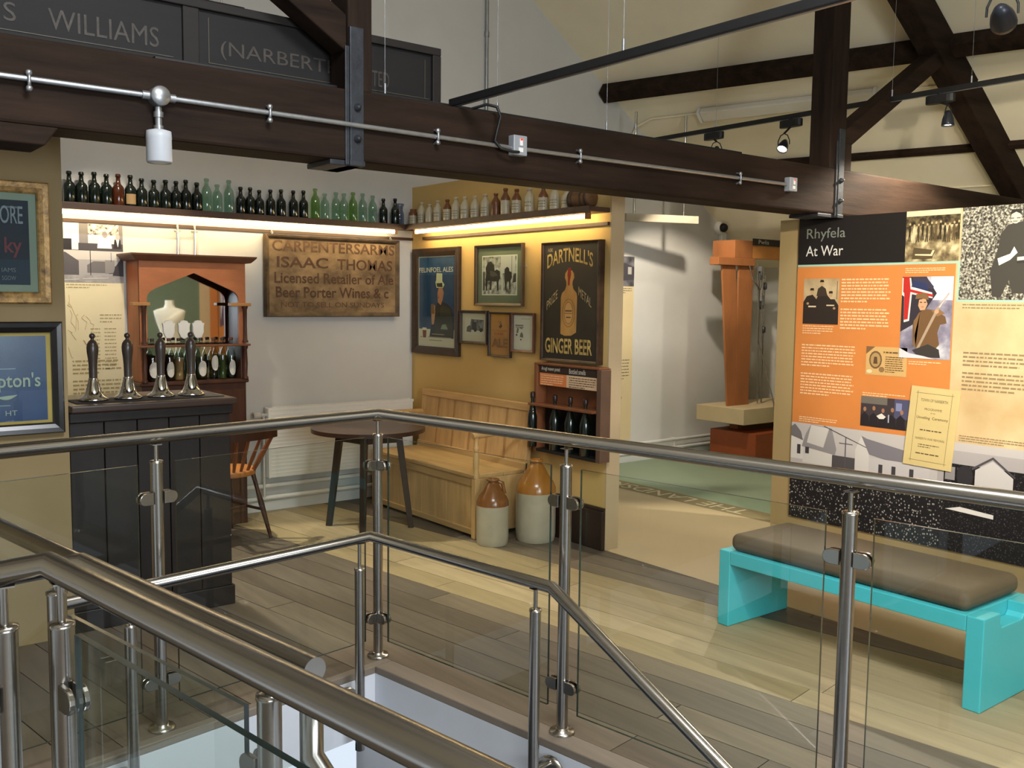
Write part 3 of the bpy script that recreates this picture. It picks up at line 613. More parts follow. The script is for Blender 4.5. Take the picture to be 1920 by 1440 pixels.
def bottle_mb(h, r, kind):
    mb = MB(); n = 16
    if kind == 'tall':        # long-shouldered clear bottle with bulbous lip
        pr = [(r*.92, 0), (r, .008), (r, h*.60), (r*.85, h*.70), (r*.42, h*.80), (r*.38, h*.90), (r*.52, h*.92), (r*.52, h*.985), (r*.4, h)]
    elif kind == 'vase':
        pr = [(r*.8, 0), (r, .01), (r*.95, h*.55), (r*.7, h*.72), (r*.75, h*.82), (r*1.0, h*.97), (r*.95, h)]
    else:
        pr = [(r*.92, 0), (r, .008), (r, h*.53), (r*.95, h*.585), (r*.78, h*.64), (r*.46, h*.70), (r*.38, h*.78), (r*.34, h*.90), (r*.46, h*.905), (r*.46, h*.975), (r*.38, h)]
    return mb.lathe((0, 0, 0), pr, n), pr
GB = [(1.527, .2), (1.599, .2), (1.676, .207), (1.75, .2), (1.822, .207), (1.898, .207), (1.969, .192), (2.047, .189), (2.124, .195), (2.194, .194), (2.259, .207), (2.334, .196), (2.401, .23), (2.475, .196), (2.558, .232), (2.642, .192), (2.712, .194), (2.779, .181), (2.863, .191), (2.944, .198), (3.038, .198), (3.118, .204), (3.212, .227), (3.289, .198), (3.381, .213), (3.447, .21), (3.524, .224), (3.606, .222), (3.693, .213), (3.787, .196), (3.892, .204), (3.965, .172)]
for i, (x, h) in enumerate(GB):
    r = .0345 if i in (9, 10) else .0365 if i < 12 else .0335; kind = ''; mt = DGL; desc = 'dark green glass bottle'
    if i == 4: mt = AMB; desc = 'amber brown glass bottle'
    if i == 5: desc = 'dark bottle with tan label'
    if i in (12, 13, 14): mt = CGL; kind = 'tall'; desc = 'pale aqua clear glass bottle'; r = .034
    if 22 <= i <= 28: mt = GGL if i in (26, 22) else CGL; kind = 'tall'; desc = 'leaf green clear glass bottle' if i in (26, 22) else 'clear greenish glass bottle'
    if i == 31: mt = BGL; kind = 'vase'; r = .038; desc = 'short blue grey glass vase'
    y = 6.462
    if i == 31: x, y = 3.955, 6.50
    t = thing('glass_bottle', '%s, %s from the bar end of the white wall shelf' % (desc, ORD[i]), 'vase' if i == 31 else 'bottle', (x, y, 2.1425), 'bottles on the white wall shelf')
    ORG[t.name] = V(0, 0, 0); mb, pr = bottle_mb(h, r, kind); part(t, 'body', mb, mt)
    if kind == '':
        mb = MB(); mb.lathe((0, 0, 0), [(r*.37, h*.94), (r*.37, h*1.005), (0, h*1.01)], 10); part(t, 'stopper', mb, M('#2a2420', .7))
    if i == 5:
        mb = MB(); pts = [(r*1.02*math.cos(a), r*1.02*math.sin(a)) for a in [math.radians(-150+8*k) for k in range(14)]]
        mb.add([(a, b, z) for z in (.02, .085) for a, b in pts], [(k, k+1, 15+k, 14+k) for k in range(13)], 0, True); part(t, 'paper_label', mb, M('#a08258', .8), fix=False)
YB = [(6.40, .128), (6.28, .171), (6.17, .15), (6.055, .169), (5.926, .167), (5.815, .175), (5.7, .17), (5.575, .165), (5.453, .17), (5.329, .165), (5.22, .19), (5.096, .175), (4.959, .17), (4.816, .17), (4.70, .165), (4.585, .13)]
BROWN_TOP = (0, 4, 9, 10, 11, 13)
CRM = M('#b5a98c', .3, var=.12, scale=(20, 20, 20), spec=.5); BRN = M('#6f4324', .3, var=.2, scale=(20, 20, 20), spec=.5); INK = flat('#4a4234')
for i, (y, h) in enumerate(YB):
    r = .034 if i else .036; b2 = i in BROWN_TOP; whole = i == 9
    desc = ('brown stoneware bottle' if whole else 'brown shouldered stoneware bottle' if b2 else 'cream stoneware bottle')
    t = thing('stoneware_bottle', '%s, %s from the corner on the yellow wall shelf' % (desc, ORD[i]), 'bottle', (4.02, y, 2.1425), 'stoneware bottles on the yellow wall shelf')
    ORG[t.name] = V(0, 0, 0)
    if i == 0: lo, hi = [(r*.95, 0), (r, .01), (r, h*.6)], [(r, h*.6), (r*.95, h*.78), (r*.7, h*.85), (r*.72, h*.97), (r*.6, h)]
    else: lo, hi = [(r*.94, 0), (r, .008), (r, h*.56)], [(r, h*.56), (r*.92, h*.66), (r*.55, h*.78), (r*.40, h*.84), (r*.40, h*.91), (r*.50, h*.92), (r*.50, h*.98), (r*.4, h)]
    mb = MB(); mb.lathe((0, 0, 0), lo, 16); part(t, 'body', mb, BRN if whole else CRM)
    mb = MB(); mb.lathe((0, 0, 0), hi, 16); part(t, 'shoulder', mb, BRN if b2 else CRM)
    if not whole and i not in (10, 2):
        mb = MB(); k = 0
        for zz in ((h*.20, h*.30, h*.40) if i % 3 else (h*.28, h*.42)):
            hh = h*.035; aa = [math.radians(175+9*q) for q in range(-5, 10)]
            for q in range(0, 14, 2): mb.add([(r*1.012*math.cos(aa[q]), r*1.012*math.sin(aa[q]), zz), (r*1.012*math.cos(aa[q+1]), r*1.012*math.sin(aa[q+1]), zz), (r*1.012*math.cos(aa[q+1]), r*1.012*math.sin(aa[q+1]), zz+hh), (r*1.012*math.cos(aa[q]), r*1.012*math.sin(aa[q]), zz+hh)], [(0, 1, 2, 3)])
        part(t, 'stamp', mb, INK, fix=False)
t = thing('costrel_barrel', 'small brown wooden harvest barrel lying at the open end of the yellow wall shelf', 'barrel', (4.02, 4.44, 2.1425))
mb = MB(); mb.lathe((4.02, 4.345, 2.203), [(.0, 0), (.045, 0), (.050, .004), (.062, .06), (.064, .095), (.062, .13), (.050, .186), (.045, .19), (0, .19)], 20, ax=(0, 1, 0)); part(t, 'staves', mb, M('#6b4a2c', .6, var=.3, scale=(20, 3, 20)))
for y in (4.365, 4.40, 4.48, 4.515):
    mb = MB(); mb.lathe((4.02, y-.007, 2.203), [(.0595, 0), (.063, .0), (.063, .014), (.0595, .014)] if y in (4.40, 4.48) else [(.052, 0), (.0575, 0), (.0575, .014), (.052, .014)], 20, ax=(0, 1, 0)); part(t, 'hoop', mb, M('#3c2c1e', .6))
mb = MB(); mb.cyl((4.02, 4.44, 2.265), (4.02, 4.44, 2.285), .012, 8); part(t, 'bung', mb, BRN)
mb = MB()
for y in (4.40, 4.48): mb.box(3.97, 4.07, y-.008, y+.008, 2.1425, 2.149)
part(t, 'cradle', mb, SHW)

# ------------------------------------------------------------------ bar counter and beer pumps
t = thing('bar_counter', 'dark boarded bar counter standing against the tan partition', 'counter', (1.45, 4.85, 0))
mb = MB(); mb.box(1.06, 1.825, 4.65, 5.08, 0, 1.035); part(t, 'carcass', mb, BLACKM)
CTW = M('#1a120e', .45, var=.4, scale=(14, 14, 1.5), bump=.12)
xs = [1.062, 1.215, 1.365, 1.515, 1.665, 1.822]
for i in range(5):
    mb = MB(); mb.box(xs[i]+.002, xs[i+1]-.002, 4.628, 4.652, .10, .985); part(t, 'plank', mb, CTW, bevel=.003)
mb = MB(); mb.box(1.06, 1.832, 4.618, 4.652, 0, .10); part(t, 'plinth', mb, CTW, bevel=.004)
mb = MB(); mb.box(1.06, 1.83, 4.61, 4.65, .985, 1.035); part(t, 'rail', mb, CTW, bevel=.006)
mb = MB(); mb.box(1.058, 1.835, 4.56, 5.10, 1.035, 1.07); part(t, 'counter_top', mb, M('#33231a', .35, var=.35, scale=(2, 14, 14)), bevel=.008)
mb = MB(); mb.box(1.10, 1.80, 4.64, 4.83, 1.07, 1.0745); single('bar_mat', 'thin dark bar mat under the four beer pumps', 'mat', mb, M('#221d1b', .9, var=.2), bevel=.002)
HANDLE = M('#3b3029', .3, var=.25, scale=(20, 20, 4), spec=.6)
for i, (x, y) in enumerate(((1.198, 4.725), (1.359, 4.735), (1.518, 4.745), (1.668, 4.745))):
    if i == 0:
        t = P0 = thing('beer_pump', '', 'beer pump', (x, y, 1.0745), 'beer pumps on the bar'); ORG[t.name] = V(0, 0, 0)
        mb = MB(); mb.lathe((0, 0, 0), [(.062, 0), (.066, .004), (.064, .012), (.052, .020), (.043, .028), (.040, .032), (.033, .05), (.026, .078), (.021, .100), (.019, .105)], 28); part(t, 'base', mb, CHROME)
        mb = MB(); mb.lathe((0, 0, 0), [(.0180, .102), (.0185, .14), (.019, .17), (.0215, .20), (.0255, .23), (.0262, .25), (.0235, .268), (.016, .281), (.008, .288), (.007, .293), (.012, .298), (.0135, .305), (.012, .313), (.006, .318), (0, .319)], 24); part(t, 'handle', mb, HANDLE)
        mb = MB(); mb.lathe((0, 0, 0), [(.0195, .098), (.0215, .100), (.0215, .106), (.0195, .108)], 20); part(t, 'collar', mb, CHROME)
    else: t = copy_tree(P0, (x, y, 1.0745))
    t['label'] = 'turned wooden beer pump handle on chrome base, %s along the bar from the tan partition' % ORD[i]

# ------------------------------------------------------------------ back bar with mirror
t = thing('back_bar', 'carved wooden back bar with pointed arch mirror against the white wall', 'cabinet', (2.23, 6.4, 0))
mb = MB(); mb.box(1.885, 2.585, 6.27, 6.53, 0, .985); part(t, 'cupboard', mb, MAHOG, bevel=.004)
mb = MB(); mb.box(1.868, 2.60, 6.25, 6.53, .985, 1.012); part(t, 'cupboard_top', mb, MAHOG, bevel=.008)
for x0, x1 in ((1.90, 2.225), (2.245, 2.57)):
    mb = MB(); mb.box(x0, x1, 6.255, 6.27, .08, .94); d = part(t, 'door', mb, MAHOG, bevel=.005)
    mb = MB(); mb.lathe((x1-.03 if x0 < 2 else x0+.03, 6.255, .55), [(.006, 0), (.006, .01), (.012, .016), (.01, .024), (0, .026)], 10, ax=(0, -1, 0)); part(d, 'knob', mb, M('#8a6a30', .3, .8, var=.1))
for x0, x1 in ((1.88, 1.915), (2.55, 2.585)):
    mb = MB(); mb.box(x0, x1, 6.27, 6.53, 1.012, 1.80); part(t, 'side_panel', mb, REDWD if x0 < 2 else MAHOG, bevel=.003)
mb = MB(); mb.box(1.885, 2.58, 6.50, 6.53, 1.012, 1.80); part(t, 'back_board', mb, MAHOG)
mb = MB(); mb.box(1.915, 2.55, 6.398, 6.404, 1.015, 1.78); part(t, 'mirror', mb, M('#eceff0', .02, 1, var=0))
def arch_pts():
    L = [(1.925, 1.012), (1.925, 1.555), (1.93, 1.578), (1.948, 1.60), (1.985, 1.622), (2.234, 1.725)]
    Rr = [(2.48, 1.618), (2.515, 1.598), (2.532, 1.575), (2.537, 1.55), (2.537, 1.012)]
    return L+Rr
ap = arch_pts(); BP = PL((0, 6.27, 0), (1, 0, 0), (0, 0, 1)); mb = MB()
top = [1.80]*len(ap)
for i in range(len(ap)-1):
    (xa, za), (xb, zb) = ap[i], ap[i+1]
    if abs(xa-xb) < 1e-6: continue
    mb.obox
    P_ = [(xa, 6.262, za), (xb, 6.262, zb), (xb, 6.262, 1.80), (xa, 6.262, 1.80)]; mb.prism(P_, (0, .022, 0))
mb.box(1.88, 1.925, 6.262, 6.284, 1.25, 1.80); mb.box(2.537, 2.585, 6.262, 6.284, 1.25, 1.80)
part(t, 'arch_board', mb, M('#b06c42', .45, var=.15, scale=(4, 10, 10)))
CP = [(-.004, 1.795), (.03, 1.80), (.045, 1.815), (.06, 1.832), (.062, 1.842), (-.004, 1.842)]
mb = MB(); vs = []
for x, sx, yb in ((1.88, -1, 6.53), (1.88, -1, None), (2.585, 1, None), (2.585, 1, 6.53)):
    for o, z in CP: vs.append((x+sx*o, yb or 6.262-o, z))
n = len(CP); fs = []
for i in range(3):
    for k in range(n): k2 = (k+1) % n; fs.append((i*n+k, (i+1)*n+k, (i+1)*n+k2, i*n+k2))
fs += [tuple(range(n)), tuple(range(3*n, 4*n))]
mb.add(vs, fs); mb.box(1.88, 2.585, 6.27, 6.53, 1.796, 1.84); part(t, 'cornice', mb, M('#6b4632', .4, var=.2))
for x0, x1 in ((1.828, 1.938), (2.475, 2.615)):
    mb = MB(); mb.box(x0, x1, 6.235, 6.30, 1.508, 1.53); part(t, 'capital', mb, M('#b5824a', .45, var=.15), bevel=.003)
for x in (1.90, 2.575):
    mb = MB(); mb.lathe((x, 6.25, 1.26), [(.020, 0), (.020, .012), (.014, .02), (.012, .12), (.014, .225), (.02, .24), (.02, .25)], 14); part(t, 'column', mb, MAHOG)
mb = MB(); mb.box(1.872, 2.605, 6.225, 6.30, 1.238, 1.252); part(t, 'shelf', mb, M('#7a4d33', .4, var=.2), bevel=.004)
for x in (1.90, 2.575):
    mb = MB(); mb.lathe((x, 6.255, 1.012), [(.02, 0), (.02, .012), (.013, .02), (.017, .11), (.013, .2), (.02, .215), (.02, .227)], 14); part(t, 'column', mb, MAHOG)
WL = M('#e9e4d6', .6, var=.03); KG = glass_mat('clear_bottle_glass', '#dfe6e2', ior=1.5)
BK = [(1.975, .043, '#1d0f0a', 'dark cola coloured glass bottle with white oval label', .17), (2.085, .036, '#1d0f0a', 'slim dark glass bottle with white oval label', .17), (2.15, .030, '#b58a5a', 'clear glass bottle holding tan liquid', .15), (2.218, .034, '#d9d6cc', 'clear glass bottle with white label below the fourth pump', .16), (2.298, .040, '#cfcdc4', 'wide clear glass bottle with white shield label', .15), (2.385, .034, '#c2c6c0', 'clear glass bottle with high oval label', .12), (2.447, .026, '#4c5a2a', 'slim clear bottle holding green liquid', .16), (2.508, .033, '#c9c9c2', 'clear glass bottle with white label by the mirror post', .15)]
for i, (x, r, lq, lab, fill) in enumerate(BK):
    h = .268; t = thing('spirit_bottle', lab+' on the back bar', 'bottle', (x, 6.34, 1.0125), 'bottles on the back bar'); ORG[t.name] = V(0, 0, 0)
    pr = [(r*.95, 0), (r, .006), (r, .155), (r*.9, .175), (r*.55, .205), (.0135, .225), (.0125, .245), (.0155, .247), (.0155, .262), (.013, h)]
    mb = MB(); mb.lathe((0, 0, 0), pr, 20); part(t, 'body', mb, KG)
    mb = MB(); mb.lathe((0, 0, 0), [(r*.9, .004), (r*.93, .01), (r*.93, fill), (0, fill+.001)], 18); part(t, 'liquid', mb, M(lq, .1, var=0, spec=.6) if lq in ('#1d0f0a', '#4c5a2a', '#b58a5a') else glass_mat('bottled_liquid_%d' % i, '#d2d2c6'))
    mb = MB(); mb.lathe((0, 0, 0), [(.0145, h-.006), (.0145, h+.012), (0, h+.014)], 12); part(t, 'cap', mb, M('#5a2d1c' if i % 2 else '#2c221d', .5))
    zc = .075 if i != 5 else .11; mb = MB(); N = 12
    for k in range(N):
        a0 = -math.pi/2-.75+1.5*k/N; a1 = -math.pi/2-.75+1.5*(k+1)/N
        h0 = .052*math.sqrt(max(.0, 1-(2*k/N-1)**2)); h1 = .052*math.sqrt(max(0., 1-(2*(k+1)/N-1)**2)); rr = r*1.015
        mb.add([(rr*math.cos(a0), rr*math.sin(a0), zc-h0), (rr*math.cos(a1), rr*math.sin(a1), zc-h1), (rr*math.cos(a1), rr*math.sin(a1), zc+h1), (rr*math.cos(a0), rr*math.sin(a0), zc+h0)], [(0, 1, 2, 3)])
    if i not in (2, 6): part(t, 'label', mb, WL, fix=False)
for i, (x, pos) in enumerate(((2.105, 'beside the reflected bust'), (2.206, 'in the middle of the mirror'), (2.302, 'toward the right mirror post'))):
    w_, z0, z1 = .040, 1.285, 1.41; pts = [(x-w_*.55, z0+.012), (x, z0), (x+w_*.55, z0+.012), (x+w_*.92, z0+.045), (x+w_*.92, z1-.045), (x+w_*1.05, z1-.018), (x+w_*.8, z1-.02), (x+w_*.5, z1-.004), (x, z1), (x-w_*.5, z1-.004), (x-w_*.8, z1-.02), (x-w_*1.05, z1-.018), (x-w_*.92, z1-.045), (x-w_*.92, z0+.045)]
    mb = MB(); mb.prism([(a, 6.389, b) for a, b in pts], (0, .008, 0)); t = single('pump_clip', 'white shield shaped pump clip %s' % pos, 'pump clip', mb, PALEW, group='pump clips in front of the mirror')
    mb = MB(); mb.prism([(x+(a-x)*.82, 6.388, z0+.008+(b-z0)*.86) for a, b in pts], (0, .0008, 0)); part(t, 'face_print', mb, M('#efece4', .5, var=.05))
for i, x in enumerate((2.211, 2.328)):
    t = thing('wall_rod', 'slim steel rod above the back bar, %s' % ('nearer the photo panel' if i == 0 else 'nearer the pub sign'), 'rod', (x, 6.53, 1.84), 'steel rods above the back bar')
    mb = MB(); mb.cyl((x, 6.50, 1.845), (x, 6.50, 2.01), .010, 10); mb.cyl((x, 6.50, 2.01), (x, 6.50, 2.06), .007, 8); part(t, 'tube', mb, M('#cfd2d2', .15, .8, var=0))
    mb = MB(); mb.bar((x-.022, 6.50, 2.01), (x+.022, 6.50, 2.01), .012, .008); mb.cyl((x, 6.50, 2.01), (x, 6.55, 2.01), .005, 8); part(t, 'clip', mb, GALV)

# ------------------------------------------------------------------ information panel behind the bar
IP = PL((1.15, 6.55, 0), (1, 0, 0), (0, 0, 1))
t = thing('information_panel', 'tall cream history panel with two old photos on the white wall behind the bar', 'panel', (1.5, 6.54, .6))
mb = MB(); IP.box(mb, 0, .715, .6, 2.03, 0, .008); part(t, 'board', mb, M('#f0e2b8', .6, var=.04, scale=(2, 2, 2)))
a0 = .34; g1, g2, g3, g4 = '#dcdad6', '#7d7a7c', '#47444a', '#26242a'
art(t, 'photo_print', IP, [(g2, R(0, .715, 1.857, 2.03)), ('#e8e6e0', R(.28, .445, 1.862, 2.03)), ('#d8d6d0', R(.50, .69, 1.90, 2.03)), (noise_photo('bar_photo', [(.35, '#35333a'), (.6, '#e5e3de')], 40), R(.50, .69, 1.96, 2.03)), (g3, R(.44, .715, 1.857, 1.905)), (g4, R(.345, .40, 1.86, 1.93)),
    ('#efece6', [(.555, 1.875), (.645, 1.875), (.64, 1.925), (.62, 1.945), (.585, 1.945), (.56, 1.93)]), ('#8a8686', E(.603, 1.963, .016, .022)), (g4, [(.655, 1.875), (.705, 1.875), (.70, 1.935), (.662, 1.935)]), ('#f4f2ee', [(.672, 1.935), (.692, 1.935), (.683, 1.885)]), ('#a5a1a0', E(.682, 1.952, .014, .02)),
    (g4, [(.30, 1.862), (.36, 1.862), (.36, 1.868), (.345, 1.90), (.33, 1.905), (.315, 1.90)]), ('#d8d6d0', [(.33, 1.868), (.35, 1.868), (.342, 1.893), (.33, 1.897)])], .009)
art(t, 'photo_print', IP, [('#a9a5a4', R(0, .715, 1.652, 1.857)), ('#c6c2be', R(0, .715, 1.80, 1.857)), (noise_photo('road_photo', [(.3, '#8b8786'), (.7, '#b9b5b0')], 14), R(0, .715, 1.652, 1.70)), ('#5a565a', [(.30, 1.70), (.30, 1.84), (.36, 1.845), (.44, 1.79), (.44, 1.70)]), ('#6f6b6c', [(.49, 1.715), (.49, 1.765), (.53, 1.79), (.60, 1.79), (.63, 1.76), (.63, 1.715)]), ('#48454a', [(.62, 1.71), (.62, 1.75), (.68, 1.765), (.68, 1.715)]), ('#8b8786', [(.60, 1.71), (.60, 1.80), (.66, 1.80), (.66, 1.72)]), ('#3d3a40', [(.645, 1.70), (.665, 1.76), (.715, 1.83), (.715, 1.695)]), ('#3d3a40', R(.508, .513, 1.70, 1.857)), ('#3d3a40', R(.637, .640, 1.79, 1.85)), ('#d8d4d0', [(.34, 1.665), (.44, 1.672), (.44, 1.676), (.34, 1.669)]), ('#d8d4d0', [(.46, 1.674), (.62, 1.682), (.62, 1.686), (.46, 1.678)])], .009)
mb = MB(); lines(mb, IP, .36, .62, 1.635, 2, .018, .006, .0095, seed=11); lines(mb, IP, .56, .70, 1.44, 3, .022, .007, .0095, seed=12)
lines(mb, IP, .50, .56, 1.35, 12, .024, .006, .0095, seed=13); lines(mb, IP, .585, .66, 1.35, 12, .024, .006, .0095, seed=14)
lines(mb, IP, .385, .69, 1.14, 4, .026, .010, .0095, seed=15); lines(mb, IP, .385, .69, 1.01, 6, .026, .010, .0095, seed=16); lines(mb, IP, .385, .69, .835, 6, .026, .010, .0095, seed=17)
o = part(t, 'print', mb, flat('#b39f6e'), fix=False); o['kind'] = 'stuff'
mb = MB(); rng = random.Random(21)
for i in range(10):
    x, z = .36+rng.random()*.12, 1.2+rng.random()*.4; pts = [IP.p(x, z, .0098)]
    for j in range(4): x += (rng.random()-.4)*.05; z -= rng.random()*.06; pts.append(IP.p(min(max(x, .35), .55), max(z, 1.17), .0098))
    mb.tube(pts, .0012, 4)
part(t, 'map_lines', mb, flat('#cfae78'))

# ------------------------------------------------------------------ painted pub sign
SG = PL((2.828, 6.50, 1.43), (1, 0, 0), (0, 0, 1)); w_, h_ = 1.115, .595
t = thing('pub_sign', 'weathered painted wooden inn sign hung on the white wall', 'sign', (3.38, 6.5, 1.43))
mb = MB(); SG.box(mb, .015, w_-.015, .015, h_-.015, -.02, .01); part(t, 'board', mb, M('#8d7452', .8, var=.55, scale=(3.5, 3.5, 5), dark='#3f3022', detail=8, bump=.2))
part(t, 'frame', frame_mb(PL(SG.p(0, 0, -.02), SG.x, SG.y), w_, h_, .034, .05), M('#5b4a35', .7, var=.5, scale=(8, 8, 8), dark='#2d241b'))
LET = M('#3b2618', .8, var=.5, scale=(18, 18, 18), dark='#5e4530'); LE2 = M('#5d4430', .8, var=.4, scale=(14, 14, 14), dark='#463222')
for body, a, b, z0, z1, mt, bo in (('CARPENTERSARMS', .055, 1.075, .475, .555, LE2, .02), ('ISAAC', .09, .50, .358, .438, LET, .02), ('THOMAS', .575, 1.055, .352, .435, LET, .02), ('Licensed Retailer of Ale', .07, 1.065, .245, .325, LET, .02), ('Beer Porter Wines & c', .08, 1.02, .140, .220, LET, .02), ('NOT TO SELL ON SUNDAYS', .12, .98, .070, .108, LE2, .005)):
    mb = MB(); text(mb, body, SG, a, b, z0, z1, .0115, bold=bo); o = part(t, 'lettering', mb, mt, fix=False); o['kind'] = 'stuff'
for x in (.06, 1.045):
    mb = MB(); c = SG.p(x, h_, 0); mb.tube([c, c+V(.008, 0, .012), c+V(0, 0, .026), c+V(-.008, 0, .012), c], .0022, 6); mb.cyl(c+V(0, 0, .024), c+V(0, .04, .034), .002, 6); part(t, 'hanging_hook', mb, GALV)

# ------------------------------------------------------------------ framed pictures
def picture(name, label, pl, a0, a1, b0, b1, fw_, d, fmat, mount=None, mw=0, layers=None, words=(), glass=True, cat='picture', off=0.0):
    p0 = PL(pl.p(a0, b0, off), pl.x, pl.y); W_, H_ = a1-a0, b1-b0
    t = thing(name, label, cat, tuple(pl.p((a0+a1)/2, b0, off)))
    if off > 0:
        mb = MB(); p0.box(mb, W_*.3, W_*.7, H_*.3, H_*.7, -off, 0); part(t, 'wall_spacer', mb, BLACKM)
    part(t, 'frame', frame_mb(p0, W_, H_, fw_, d), fmat)
    mb = MB(); p0.box(mb, fw_*.6, W_-fw_*.6, fw_*.6, H_-fw_*.6, 0, d*.25); part(t, 'mount', mb, mount or flat('#d8d0bc'))
    pin = PL(p0.p(fw_+mw, fw_+mw, d*.25), pl.x, pl.y); w2, h2 = W_-2*(fw_+mw), H_-2*(fw_+mw)
    if layers: art(t, 'print', pin, [(c, [(x*w2, y*h2) for x, y in pts]) for c, pts in layers], .0008)
    for body, x0, x1, y0, y1, c, kw in words:
        mb = MB(); text(mb, body, pin, x0*w2, x1*w2, y0*h2, y1*h2, .0085, **kw); part(t, 'lettering', mb, flat(c), fix=False)
    if glass:
        mb = MB(); p0.box(mb, fw_*.8, W_-fw_*.8, fw_*.8, H_-fw_*.8, d*.25+.010, d*.25+.0115); part(t, 'glazing', mb, GLASS)
    return t, pin, w2, h2
DKF = M('#3a2a1c', .4, var=.35, scale=(20, 20, 20), spec=.5)
BUST = [(.30, .09), (.97, .09), (.98, .30), (.93, .42), (.80, .475), (.66, .50), (.52, .46), (.44, .40), (.36, .33), (.34, .2)]
picture('framed_poster', 'tall dark framed blue ale poster of a drinker in a tall hat', YEL, -6.50, -5.86, 1.14, 1.965, .062, .035, DKF, flat('#d9d4c4'), .008, [
    ('#1f4166', R(0, 1, .185, 1)), (M('#28527d', .6, var=.35, scale=(6, 6, 6)), R(0, 1, .8, 1)), ('#cfc8b2', R(0, 1, 0, .185)),
    ('#14202e', BUST), ('#2c2f26', [(.45, .11), (.95, .11), (.95, .30), (.86, .43), (.68, .46), (.52, .40), (.47, .28)]), ('#231c18', [(.50, .46), (.54, .50), (.62, .46), (.58, .30)]),
    ('#b07a5c', [(.54, .49), (.53, .60), (.56, .655), (.66, .66), (.70, .60), (.67, .52), (.62, .46)]), ('#8a5a42', [(.54, .54), (.58, .58), (.57, .53)]), ('#c7c9a6', [(.47, .72), (.50, .655), (.68, .655), (.72, .69), (.66, .73), (.66, .815), (.50, .82), (.49, .74)]), ('#3b3426', [(.50, .705), (.66, .71), (.67, .66), (.52, .665)]),
    ('#b98a6a', [(.37, .24), (.43, .24), (.47, .36), (.46, .46), (.38, .45), (.36, .36)]), ('#7c5a36', [(.34, .36), (.45, .36), (.44, .47), (.35, .47)]), ('#7d8a76', [(.62, .19), (.82, .19), (.76, .25), (.66, .24)]),
    ('#7a3c20', [(.12, .085), (.21, .085), (.225, .19), (.105, .19)]), ('#e0d6c0', R(.105, .225, .17, .20)), ('#9a8d6e', R(.38, .72, .125, .135)), ('#9a8d6e', R(.27, .92, .09, .10)), ('#9a8d6e', R(.30, .66, .055, .065)), ('#9a8d6e', R(.05, .10, .085, .10))],
    [('FELINFOEL ALES', .03, .97, .83, .885, '#d5d4c8', dict(bold=.01))])
GPH = noise_photo('horse_photo', [(.35, '#55544e'), (.5, '#a9a79c'), (.68, '#dedcd0')], 22)
HORSE = [(.10, .05), (.13, .05), (.15, .35), (.22, .36), (.22, .06), (.26, .06), (.27, .34), (.42, .34), (.44, .10), (.48, .10), (.48, .34), (.53, .42), (.52, .60), (.42, .66), (.36, .62), (.33, .78), (.24, .88), (.14, .84), (.08, .70), (.10, .55), (.08, .38)]
H2 = [(.69, .10), (.72, .10), (.73, .33), (.79, .33), (.80, .12), (.83, .12), (.84, .35), (.88, .45), (.86, .58), (.80, .60), (.79, .68), (.73, .72), (.66, .66), (.65, .45)]
t, pin, w2, h2 = picture('framed_photograph', 'green mounted photo of dray horses in a thin dark frame', YEL, -5.632, -5.078, 1.527, 1.96, .022, .03, M('#4b3a26', .4, var=.3), M('#757d64', .7, var=.05), .062, [
    ('#e0ddd0', R(-.03, 1.03, -.03, 1.03)), (GPH, R(0, 1, 0, 1)), ('#cfccc0', R(.54, .97, .55, 1)), ('#8d8b82', R(.86, .88, .5, 1)), ('#2c2b28', HORSE), ('#4d4c46', [(.22, .62), (.36, .60), (.46, .50), (.30, .46), (.22, .50)]), ('#292826', H2), ('#d8d5c8', [(.1, .04), (.14, .04), (.14, .09), (.1, .09)]), ('#d8d5c8', [(.21, .05), (.27, .05), (.27, .11), (.21, .11)]), ('#d2cfc2', [(.56, 0), (.64, 0), (.60, .5), (.57, .5)]), ('#55534c', R(.0, .06, .1, .6)), ('#3d3c38', [(.9, .3), (1, .32), (1, .55), (.92, .5)])], off=.02)
mb = MB(); c = YEL.p(-5.07, 1.80, .03); mb.tube([c, c+V(0, -.018, .006), c+V(0, -.022, -.006), c+V(0, -.004, -.008)], .003, 6); part(t, 'hook', mb, GALV)
SKP = noise_photo('lorry_photo', [(.35, '#3c3b3a'), (.65, '#8f8d88')], 30)
picture('framed_photograph', 'small square framed photo of an old lorry below the horses', YEL, -5.836, -5.492, 1.245, 1.492, .020, .03, DKF, M('#cdc3ac', .7, var=.03), .01, [('#d2cab6', R(.1, .95, .2, .85)), (SKP, [(.30, .40), (.90, .36), (.92, .80), (.36, .82)]), ('#2f2e2d', [(.38, .42), (.60, .40), (.60, .70), (.40, .72)]), ('#56544f', [(.16, .32), (.36, .30), (.40, .46), (.30, .58), (.18, .50)]), ('#232221', E(.80, .40, .07, .08)), ('#232221', E(.55, .40, .07, .08))], off=.012)
picture('framed_label', 'narrow orange framed cask ale label with red lettering', YEL, -5.478, -5.22, 1.166, 1.484, .014, .025, DKF, M('#cf8f3c', .6, var=.08, scale=(9, 9, 9)), .012, [('#a8702c', [(.42, .80), (.52, .74), (.58, .80), (.50, .88)]), ('#5d3c1c', [(.40, .72), (.50, .66), (.62, .73), (.54, .79), (.47, .75)]), ('#8a5a24', [(.36, .86), (.40, .82), (.43, .86)]), ('#a8702c', R(.05, .95, .115, .122)), ('#a8702c', R(.1, .9, .075, .082)), ('#a8702c', R(.05, .95, .425, .432))],
    [('Wm YOUNGER\'S', .04, .96, .585, .625, '#9a4a22', {}), ('CASK', .20, .76, .49, .555, '#9c3a1c', dict(bold=.015)), ('ALE', .06, .96, .16, .40, '#8a5a22', dict(bold=.03))], off=.012)
